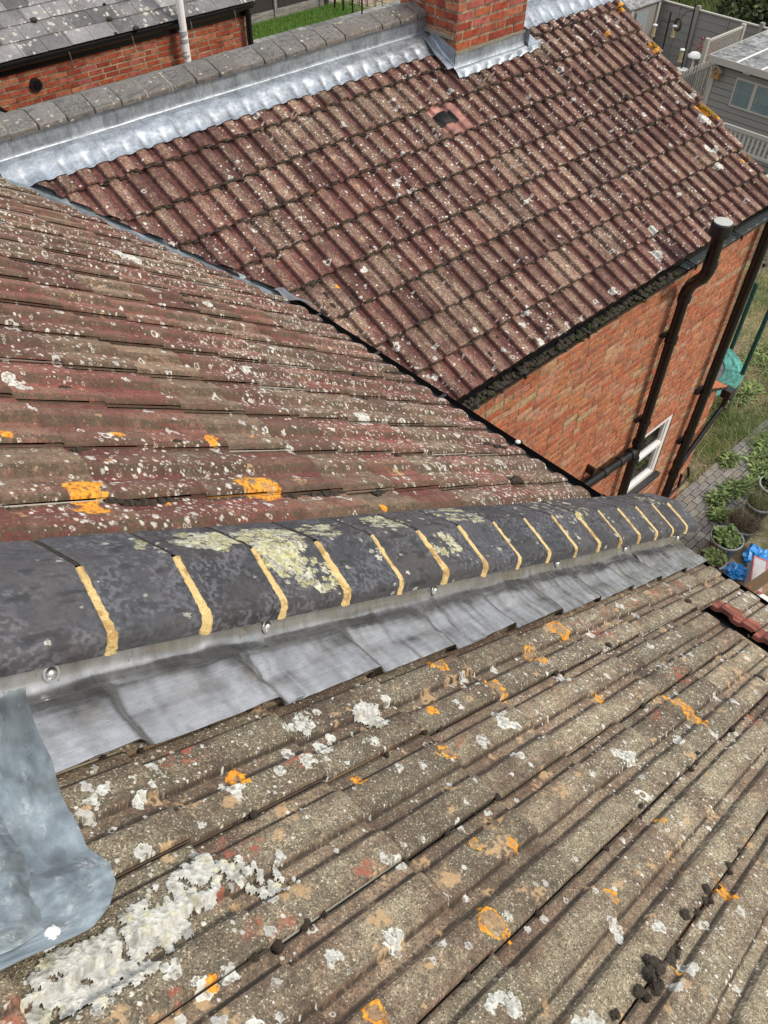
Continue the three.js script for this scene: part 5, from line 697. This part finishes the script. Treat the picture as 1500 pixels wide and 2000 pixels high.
{
  const o = thing('storage_box', 'clear plastic storage box on its side by the blue bags', 'box', P3(7.95, -7.2, -0.55)), ax = new THREE.Vector3(0.75, 0.1, -0.35).normalize(), up = new THREE.Vector3(-0.25, 0.9, 0.3), az = new THREE.Vector3().crossVectors(ax, up).normalize(); up.crossVectors(az, ax).normalize(); const c = P3(7.98, -7.05, -0.55), at = (a, b, d) => c.clone().addScaledVector(ax, a).addScaledVector(up, b).addScaledVector(az, d);
  const clear = new THREE.MeshPhysicalMaterial({ color: lin(0.75, 0.72, 0.72), roughness: 0.35, transmission: 0.55, thickness: 0 });
  part('panel', obox(at(0, 0.09, 0), ax, up, az, 0.5, 0.006, 0.17), clear, o); part('panel', obox(at(0, 0, 0.085), ax, up, az, 0.5, 0.18, 0.006), clear, o); part('panel', obox(at(0, 0, -0.085), ax, up, az, 0.5, 0.18, 0.006), clear, o);
  part('rim', merge([obox(at(0, 0.09, 0.09), ax, up, az, 0.52, 0.02, 0.016), obox(at(0, 0.09, -0.09), ax, up, az, 0.52, 0.02, 0.016), obox(at(0.26, 0.09, 0), ax, up, az, 0.016, 0.02, 0.18), obox(at(-0.26, 0.09, 0), ax, up, az, 0.016, 0.02, 0.18)]), std(lin(0.5, 0.12, 0.1), 0.5), o);
  single('timber_plank', 'weathered timber plank leaning at the right edge below the gutter', 'plank', bar(P3(7.7, -7.0, -0.5), P3(8.25, -6.5, -0.25), 0.14, 0.03), M.wood, P3(7.95, -7.2, -0.4));
  single('white_tray', 'white plastic tray edge below the near gutter', 'tray', merge([rbox(7.3, 7.9, -7.16, -7.13, -0.38, -0.08), rbox(7.3, 7.9, -7.13, -7.06, -0.4, -0.38), rbox(7.28, 7.3, -7.13, -7.06, -0.4, -0.08)]), M.whiteDull, P3(7.6, -7.2, -0.25));
}
// ---------------------------------------------------------------- trampoline
{
  const o = thing('trampoline', 'round trampoline with a teal edge pad and green foam-covered poles', 'trampoline', P3(10.5, -7.2, -3.55)), cx = 10.65, cz = -3.43, R = 0.84, y = -6.5;
  part('mat', lathe([[0, 0], [R - 0.26, 0]], P3(cx, y - 0.02, cz), 48), std(lin(0.12, 0.12, 0.13), 0.8), o);
  part('edge_pad', lathe([[R - 0.28, -0.005], [R - 0.26, 0.012], [R - 0.13, 0.02], [R, 0.008], [R + 0.02, -0.02], [R + 0.015, -0.05], [R - 0.02, -0.05], [R - 0.1, -0.02], [R - 0.28, -0.02]], P3(cx, y, cz), 64), grain(lin(0.1, 0.4, 0.33), 0.6, 0.003), o);
  for (let i = 0; i < 6; i++) { const a = 0.35 + i * Math.PI / 3; part('leg', cyl(P3(cx + Math.cos(a) * R, -7.2, cz + Math.sin(a) * R), P3(cx + Math.cos(a) * R, y, cz + Math.sin(a) * R), 0.022), M.steel, o); }
  const foam = grain(lin(0.008, 0.09, 0.07), 0.7, 0.004);
  for (const [x0, z0, x1, z1, h] of [[11.5, -3.16, 11.62, -3.2, 1.4], [10.96, -2.68, 11.06, -2.68, 1.42]]) { const pl = part('pole', cyl(P3(x0, -7.0, z0), P3(x1, -6.5 + h, z1), 0.014), M.steel, o); part('foam_sleeve', cyl(P3(x0, -7.0, z0), P3(lerp(x0, x1, 0.85), -7.0 + (0.5 + h) * 0.85, lerp(z0, z1, 0.85)), 0.034, 0.034, 14), foam, pl); part('cap', cyl(P3(x1, -6.52 + h, z1), P3(x1, -6.46 + h, z1), 0.022), M.blackDull, pl); }
}
// ---------------------------------------------------------------- back garden, upper right
{
  const shed = thing('garden_room', 'grey boarded garden room with flat felt roof and two blind windows', 'shed', P3(20, -7.2, -7)), xf = 18.95, z0 = -8.42, z1 = -4.6, top = -5.09;
  const body = part('wall', box(xf + 0.02, xf + 2.6, -7.2, top, z0 + 0.02, z1), M.greyPaint, shed);
  for (let i = 0; i < 15; i++) { const y = -7.15 + i * 0.14; if (y + 0.13 > top) break; part('board', obox(P3(xf + 0.005, y + 0.065, (z0 + z1) / 2), Z, new THREE.Vector3(0.08, 1, 0).normalize(), new THREE.Vector3(1, -0.08, 0).normalize(), z1 - z0, 0.128, 0.03), M.greyPaint, body); part('board', obox(P3(xf + 1.3, y + 0.065, z0 + 0.005), X, new THREE.Vector3(0, 1, 0.08).normalize(), new THREE.Vector3(0, -0.08, 1).normalize(), 2.6, 0.136, 0.02), M.greyPaint, body); }
  part('corner_post', box(xf - 0.03, xf + 0.06, -7.2, top, z0 - 0.03, z0 + 0.06), M.greyPale, shed);
  const roof = part('roof', rbox(xf - 0.15, xf + 2.7, top + 0.02, top + 0.1, z0 - 0.12, z1, 0.01), grain(lin(0.36, 0.37, 0.37), 0.8, 0.002), shed);
  part('fascia', merge([box(xf - 0.17, xf - 0.152, top - 0.03, top + 0.11, z0 - 0.12, z1), box(xf - 0.17, xf + 2.7, top - 0.03, top + 0.11, z0 - 0.14, z0 - 0.122)]), M.greyPale, roof);
  part('batten', merge([box(xf - 0.15, xf + 2.7, top + 0.1, top + 0.115, -7.9, -7.86), box(xf - 0.15, xf + 2.7, top + 0.1, top + 0.115, -7.3, -7.26), box(xf - 0.15, xf + 2.7, top + 0.1, top + 0.115, -6.7, -6.66)]), M.whiteDull, roof);
  const blind = grain(lin(0.26, 0.42, 0.47), 0.7, 0.001);
  for (const [a, b] of [[-7.79, -7.38], [-7.3, -6.88], [-6.3, -5.8]]) { const w = part('window', merge([box(xf - 0.035, xf - 0.005, -5.33, -5.29, a - 0.04, b + 0.04), box(xf - 0.035, xf - 0.005, -5.9, -5.86, a - 0.04, b + 0.04), box(xf - 0.035, xf - 0.005, -5.86, -5.33, a - 0.04, a), box(xf - 0.035, xf - 0.005, -5.86, -5.33, b, b + 0.04)]), M.greyPale, shed); for (let i = 0; i < 14; i++) part('blind_slat', box(xf - 0.02, xf - 0.008, -5.855 + i * 0.0375, -5.822 + i * 0.0375, a + 0.003, b - 0.003), blind, w); part('pane', box(xf - 0.03, xf - 0.026, -5.86, -5.33, a, b), M.glass, w); }
  single('wall_lamp', 'small white box lamp under the garden room eaves', 'lamp', rbox(xf - 0.06, xf - 0.02, -5.19, -5.13, -7.72, -7.56, 0.01), M.whiteDull, P3(xf - 0.05, -5.16, -7.64));
  const bb = thing('bird_house', 'little wooden bird house with pitched roof on the garden room corner', 'bird house', P3(xf - 0.1, -5.42, -8.28));
  part('house', merge([box(xf - 0.16, xf - 0.03, -5.42, -5.26, -8.37, -8.2), obox(P3(xf - 0.095, -5.262, -8.285), X, new THREE.Vector3(0, 0.707, 0.707), new THREE.Vector3(0, -0.707, 0.707), 0.128, 0.12, 0.12)]), std(lin(0.3, 0.16, 0.06), 0.8), bb);
  part('roof', merge([obox(P3(xf - 0.1, -5.215, -8.345), X, new THREE.Vector3(0, 0.707, -0.707), new THREE.Vector3(0, 0.707, 0.707), 0.17, 0.014, 0.17), obox(P3(xf - 0.1, -5.215, -8.225), X, new THREE.Vector3(0, 0.707, 0.707), new THREE.Vector3(0, -0.707, 0.707), 0.17, 0.014, 0.17)]), M.greyPaint, bb); part('entrance_hole', cyl(P3(xf - 0.163, -5.31, -8.285), P3(xf - 0.157, -5.31, -8.285), 0.02), M.dark, bb);
  // bench
  const be = thing('garden_bench', 'pale grey slatted bench before the garden room', 'bench', P3(18.2, -7.2, -6.6)), bx = 18.1;
  part('top_rail', rbox(bx - 0.02, bx + 0.03, -6.03, -5.94, -7.42, -5.9, 0.01), M.greyPale, be); part('lower_rail', rbox(bx - 0.06, bx - 0.02, -6.42, -6.36, -7.4, -5.9, 0.008), M.greyPale, be);
  for (let i = 0; i < 13; i++) part('back_slat', bar(P3(bx - 0.035, -6.38, -7.32 + i * 0.11), P3(bx + 0.005, -6.03, -7.32 + i * 0.11), 0.045, 0.018, X), M.greyPale, be);
  for (const z of [-7.42, -5.95]) { part('leg', rbox(bx - 0.05, bx + 0.02, -7.2, -5.95, z - 0.03, z + 0.03, 0.008), M.greyPale, be); part('leg', rbox(bx - 0.55, bx - 0.49, -7.2, -6.55, z - 0.03, z + 0.03, 0.008), M.greyPale, be); part('armrest', rbox(bx - 0.56, bx, -6.55, -6.5, z - 0.04, z + 0.04, 0.012), M.greyPale, be); }
  for (let i = 0; i < 4; i++) part('seat_slat', rbox(bx - 0.53 + i * 0.125, bx - 0.43 + i * 0.125, -6.77, -6.745, -7.4, -5.95, 0.005), M.greyPale, be);
  structure('decking', box(15.5, 18.9, -7.19, -7.17, -8.8, -4.5), grain(lin(0.07, 0.072, 0.075), 0.8));
  // boundary fence: bays of horizontal boards between posts
  const bf = thing('boundary_fence', 'grey horizontal board fence across the back of the garden', 'fence', P3(22.9, -7.2, -10.5)), fx = 22.9; let nb = 0;
  for (const [za, zb] of [[-14.2, -12.35], [-12.35, -11.25], [-11.25, -9.4], [-9.4, -7.5]]) { for (let i = 0; i < 9; i++) part('board', obox(P3(fx, -7.1 + i * 0.2, (za + zb) / 2), Z, new THREE.Vector3(0.06, 1, 0).normalize(), new THREE.Vector3(1, -0.06, 0).normalize(), zb - za - 0.06, 0.205, 0.016), M.greyPaint, bf); part('post', box(fx - 0.07, fx + 0.03, -7.2, -5.3, za - 0.05, za + 0.05), M.greyPaint, bf); part('cap_rail', box(fx - 0.05, fx + 0.03, -5.41, -5.38, za + 0.05, zb - 0.05), M.greyPale, bf); part('batten', box(fx - 0.035, fx - 0.012, -7.2, -5.4, (za + zb) / 2 - 0.02, (za + zb) / 2 + 0.02), M.greyPaint, bf); nb++; }
  // trellis and slatted fence
  const tr = thing('trellis_fence', 'pale wooden trellis panel between posts behind the garden room', 'fence', P3(21.7, -7.2, -9.75));
  for (const x of [20.9, 22.6]) part('post', box(x - 0.05, x + 0.05, -7.2, -5.35, -9.8, -9.7), M.greyPale, tr); part('rail', bar(P3(20.95, -5.42, -9.75), P3(22.55, -5.42, -9.75), 0.06, 0.05), M.greyPale, tr); part('rail', bar(P3(20.95, -7.0, -9.75), P3(22.55, -7.0, -9.75), 0.06, 0.05), M.greyPale, tr);
  for (let i = 0; i < 19; i++) part('lath', bar(P3(21.0 + i * 0.083, -7.0, -9.75), P3(21.0 + i * 0.083, -5.44, -9.75), 0.012, 0.026, X), M.greyPale, tr); for (let i = 0; i < 6; i++) part('lath', bar(P3(20.96, -6.9 + i * 0.28, -9.735), P3(22.54, -6.9 + i * 0.28, -9.735), 0.012, 0.026), M.greyPaint, tr);
  const sf = thing('slatted_fence', 'low fence of grey upright slats running up to the garden room', 'fence', P3(20, -7.2, -9.3));
  for (let i = 0; i < 16; i++) part('slat', bar(P3(18.9 + i * 0.125, -7.2, -9.3), P3(18.9 + i * 0.125, -5.62, -9.3), 0.016, 0.062, X), M.greyPale, sf); for (const y of [-6.9, -5.8]) part('rail', bar(P3(18.85, y, -9.33), P3(20.85, y, -9.33), 0.04, 0.05), M.greyPaint, sf);
  // small shed at the far corner
  const ls = thing('potting_shed', 'pale grey shed with a plank door at the far end of the roof verge', 'shed', P3(22, -7.2, -12.9));
  const lb = part('wall', box(21.3, 22.6, -7.2, -5.3, -14.2, -12.3), M.greyPaint, ls); part('roof', merge([obox(P3(21.95, -5.1, -12.75), X, new THREE.Vector3(0, 0.92, 0.39), new THREE.Vector3(0, -0.39, 0.92), 1.6, 0.04, 1.15), obox(P3(21.95, -5.1, -13.75), X, new THREE.Vector3(0, 0.92, -0.39), new THREE.Vector3(0, 0.39, 0.92), 1.6, 0.04, 1.15)]), grain(lin(0.4, 0.4, 0.4), 0.9), ls);
  const dr = part('door', box(21.55, 22.1, -7.15, -5.45, -12.29, -12.26), std(lin(0.24, 0.28, 0.31), 0.6), ls); for (let i = 0; i < 5; i++) part('plank', box(21.56 + i * 0.108, 21.66 + i * 0.108, -7.14, -5.46, -12.258, -12.25), std(lin(0.25, 0.29, 0.32), 0.6), dr); part('corner_post', box(22.55, 22.64, -7.2, -5.3, -12.34, -12.25), M.greyPale, ls); part('corner_post', box(21.28, 21.36, -7.2, -5.3, -12.34, -12.25), M.greyPale, ls);
  // bird feeders on poles
  const feeder = (p, owner, s = 1) => { part('feeder', lathe([[0, 0], [0.05 * s, 0], [0.05 * s, 0.02], [0.035 * s, 0.025], [0.035 * s, 0.2 * s]], p, 14), new THREE.MeshPhysicalMaterial({ color: lin(0.6, 0.5, 0.3), roughness: 0.3, transmission: 0.4, thickness: 0 }), owner); part('feeder_lid', lathe([[0, 0.25 * s], [0.045 * s, 0.235 * s], [0.052 * s, 0.2 * s], [0, 0.2 * s]], p, 14), M.whiteDull, owner); };
  const pa = thing('bird_feeder', 'bird feeder pole with two tube feeders on side arms', 'bird feeder', P3(21.5, -7.2, -11.25));
  part('pole', cyl(P3(21.5, -7.2, -11.25), P3(21.5, -5.2, -11.25), 0.022), M.blackDull, pa); part('arm', merge([tube([P3(21.5, -5.45, -11.25), P3(21.4, -5.4, -11.4), P3(21.3, -5.48, -11.5)], 0.012), tube([P3(21.5, -5.45, -11.25), P3(21.58, -5.4, -11.2), P3(21.62, -5.48, -11.12)], 0.012)]), M.blackDull, pa); feeder(P3(21.3, -5.78, -11.5), pa, 1.2); feeder(P3(21.62, -5.78, -11.12), pa, 1.2);
  const pb = thing('bird_feeder', 'taller bird feeder pole with hanging ring and a tray', 'bird feeder', P3(21.75, -7.2, -10.8));
  part('pole', cyl(P3(21.5, -7.2, -10.55), P3(21.78, -4.95, -10.78), 0.02), M.blackDull, pb); part('arm', tube([P3(21.72, -5.1, -10.76), P3(21.65, -5.15, -10.9), P3(21.6, -5.3, -11.0)], 0.01), M.blackDull, pb); { const g = new THREE.TorusGeometry(0.13, 0.035, 8, 24); g.rotateY(1.1); const q = P3(21.58, -5.45, -11.02); g.translate(q.x, q.y, q.z); part('ring_feeder', g, M.moss, pb); } part('tray', lathe([[0, 0], [0.16, 0], [0.17, 0.02]], P3(21.5, -6.4, -10.55), 20), M.whiteDull, pb);
  const bt = thing('bird_table', 'round dark garden table with tube feeder and white dome lid', 'table', P3(21.5, -7.2, -10.6));
  part('table_top', lathe([[0, 0], [0.42, 0], [0.43, -0.03], [0, -0.03]], P3(21.62, -6.5, -10.5), 32), M.dark, bt); part('leg', cyl(P3(21.62, -7.2, -10.5), P3(21.62, -6.5, -10.5), 0.05), M.dark, bt); feeder(P3(21.4, -6.2, -10.62), bt, 1.3); part('dome', lathe([[0, 0.12], [0.1, 0.1], [0.17, 0.04], [0.18, 0]], P3(21.8, -6.12, -10.45), 20), M.whiteDull, bt); part('dome_post', cyl(P3(21.8, -6.5, -10.45), P3(21.8, -6.1, -10.45), 0.03), M.whiteDull, bt);
  const sh = thing('flowering_shrub', 'thin shrub with pink and red leaves before the board fence', 'shrub', P3(22.3, -7.2, -10.4)); part('stem', merge([0, 1, 2, 3].map((i) => tube([P3(22.3, -7.2, -10.4), P3(22.3 + 0.1 * (i - 1.5), -6.5, -10.4 + 0.08 * i), P3(22.3 + 0.18 * (i - 1.5), -5.9, -10.4 + 0.1 * (i - 1))], 0.012))), M.wood, sh); scatter('foliage', leafGeo(0.05, 0.08), plain, 420, 41, (r, e) => { e.position.set(22.3 + (r() - 0.5) * 0.6, Y0 - 7.0 + 1.2 * r(), -10.4 + (r() - 0.5) * 0.6); e.rotation.set(r() * 6, r() * 6, r() * 6); e.scale.setScalar(0.6 + 0.7 * r()); return true; }, [[0.3, 0.06, 0.09], [0.22, 0.05, 0.06], [0.14, 0.12, 0.06]], sh);
  // overgrown bank beyond the fence
  const bank = structure('bank', sheet(40, 20, (s, t) => new THREE.Vector3(24.2 + 14 * s, 0.05 + 1.5 * smooth(0, 0.5, s) + 0.5 * fbm(s * 6, t * 6, 3), -22 + 17 * t)), grain(lin(0.05, 0.07, 0.02), 1, 0.01)); const bankY = (x, z) => { const s = (x - 24.2) / 14, t = (z + 22) / 17; return 0.05 + 1.5 * smooth(0, 0.5, s) + 0.5 * fbm(s * 6, t * 6, 3); };
  const bg = scatter('long_grass', bladeGeo(0.02, 0.6, 0.5), plain, 26000, 51, (r, e) => { const x = 24.3 + 9 * r(), z = -19 + 13 * r(); if (fbm(x * 0.9, z * 0.9, 2) < 0.42) return false; e.position.set(x, bankY(x, z), z); e.rotation.set((r() - 0.5) * 0.8, r() * 6.3, (r() - 0.5) * 0.8); e.scale.setScalar(0.5 + 0.8 * r()); return true; }, [[0.14, 0.21, 0.04], [0.18, 0.26, 0.05], [0.1, 0.15, 0.03], [0.24, 0.26, 0.1]]); bg.userData.label = 'long wild grass on the bank beyond the back fence'; bg.userData.category = 'grass';
  const hd = thing('hedge', 'dark leafy hedge at the top right corner beyond the fence', 'hedge', P3(26, -7.2, -13)); part('stem', merge([0, 1, 2, 3, 4].map((i) => tube([P3(25.4 + i * 0.8, -7.2, -15 + i * 1.1), P3(25.5 + i * 0.8, -6.2, -15 + i * 1.1), P3(25.4 + i * 0.8, -5.2, -14.9 + i * 1.1)], 0.05))), M.wood, hd); scatter('foliage', leafGeo(0.09, 0.13), plain, 16000, 52, (r, e) => { const k = Math.floor(r() * 9), c = [25.4 + (k % 5) * 0.8 + hash(k, 1), -5.9 + 0.5 * hash(k, 2), -15 + k * 0.75], a = r() * 6.3, b = Math.acos(2 * r() - 1), q = 0.85 * (0.55 + 0.45 * r()); e.position.set(c[0] + Math.sin(b) * Math.cos(a) * q, Y0 + c[1] + Math.cos(b) * q, c[2] + Math.sin(b) * Math.sin(a) * q); e.rotation.set(r() * 6, r() * 6, r() * 6); e.scale.setScalar(0.6 + 0.8 * r()); return true; }, [[0.05, 0.075, 0.02], [0.04, 0.055, 0.018], [0.08, 0.12, 0.03]], hd);
}
// ---------------------------------------------------------------- garden beyond the slate wing, top left
{
  const f = thing('board_fence', 'dark weathered upright board fence with a pale concrete post', 'fence', P3(17.5, -7.2, -23.05));
  const r = rng(66); for (let i = 0; i < 46; i++) { const x = 14.6 + i * 0.115; part('board', bar(P3(x, -6.92, -23.05 + (r() - 0.5) * 0.012), P3(x + (r() - 0.5) * 0.01, -5.3 + 0.02 * r(), -23.05), 0.016, 0.108, X), M.darkWood, f); }
  part('gravel_board', box(14.5, 20, -7.2, -6.93, -23.08, -23.02), M.concrete, f); for (const x of [15.85, 17.72, 19.6]) part('post', box(x - 0.05, x + 0.05, -7.2, -5.2, -23.09, -22.97), M.concrete, f);
  part('fence_end', merge([0, 1, 2, 3, 4].map((i) => box(19.78, 19.82, -7.2, -6.3, -23 + i * 0.45, -22.96 + i * 0.45))), M.blackDull, f);
  const ed = structure('garden_edging', box(14.8, 22.6, -7.199, -7.195, -21.62, -21.35), M.concrete); const mats = [[150, 150, 148], [170, 170, 166], [130, 131, 131], [190, 189, 184]].map(([a, b, c]) => grain(new THREE.Color(`rgb(${a},${b},${c})`), 0.95, 0.002)), gg = new RoundedBoxGeometry(0.272, 0.1, 0.25, 1, 0.01);
  for (let i = 0; i < 27; i++) { const m = new THREE.Mesh(gg, mats[Math.floor(r() * 4)]); m.name = 'edging_block'; m.position.set(14.95 + i * 0.285, 0.05 + (r() - 0.5) * 0.01, -21.48); m.castShadow = m.receiveShadow = true; ed.add(m); }
  const pt = structure('patio', box(20.1, 26, -7.195, -7.18, -27, -21.4), M.concrete); for (let i = 0; i < 9; i++) for (let j = 0; j < 9; j++) { const m = new THREE.Mesh(gg, mats[3]); m.name = 'paving_slab'; m.scale.set(2.1, 0.4, 2.3); m.position.set(20.5 + i * 0.62, 0.02 + 0.01 * r(), -21.8 - j * 0.62); m.material = grain(lin(0.45 + 0.1 * r(), 0.38 + 0.08 * r(), 0.28), 0.95); m.castShadow = m.receiveShadow = true; pt.add(m); }
  const wf = thing('wire_edging', 'low black wire hoop edging between lawn and paving', 'edging', P3(20.2, -7.2, -22.4)); for (let i = 0; i < 7; i++) part('hoop', tube([P3(19.9 + i * 0.16, -7.2, -23 + i * 0.22), P3(19.92 + i * 0.16, -6.8, -22.98 + i * 0.22), P3(20.02 + i * 0.16, -6.8, -22.84 + i * 0.22), P3(20.04 + i * 0.16, -7.2, -22.82 + i * 0.22)], 0.014, 16, 6), M.blackDull, wf);
  const toy = thing('garden_toy', 'yellow and blue toy vehicle on the far paving', 'toy', P3(22.1, -7.2, -22.1)); part('body', rbox(21.9, 22.5, -7.05, -6.8, -22.5, -22.0, 0.08), std(lin(0.03, 0.06, 0.2), 0.5), toy); part('bucket', bar(P3(21.85, -7.1, -22.0), P3(22.1, -6.7, -22.1), 0.1, 0.2), std(lin(0.75, 0.5, 0.02), 0.5), toy); for (const [x, z] of [[21.98, -22.0], [22.42, -22.0], [21.98, -22.5], [22.42, -22.5]]) part('wheel', cyl(P3(x, -7.08, z - 0.04), P3(x, -7.08, z + 0.04), 0.11), M.dark, toy);
  const pots = thing('planter_row', 'cluster of dark planters and greenery at the top edge', 'planter', P3(23.2, -7.2, -23)); part('planter', merge([rbox(22.7, 24.2, -7.2, -6.85, -22.6, -22.1, 0.02)]), M.dark, pots); scatter('foliage', leafGeo(0.07, 0.1), plain, 600, 61, (q, e) => { e.position.set(22.7 + 1.5 * q(), 0.35 + 0.35 * q(), -22.6 + 0.5 * q()); e.rotation.set(q() * 6, q() * 6, q() * 6); e.scale.setScalar(0.7 + 0.6 * q()); return true; }, [[0.06, 0.1, 0.03], [0.1, 0.16, 0.04]], pots);
}
renderer.render(scene, camera);
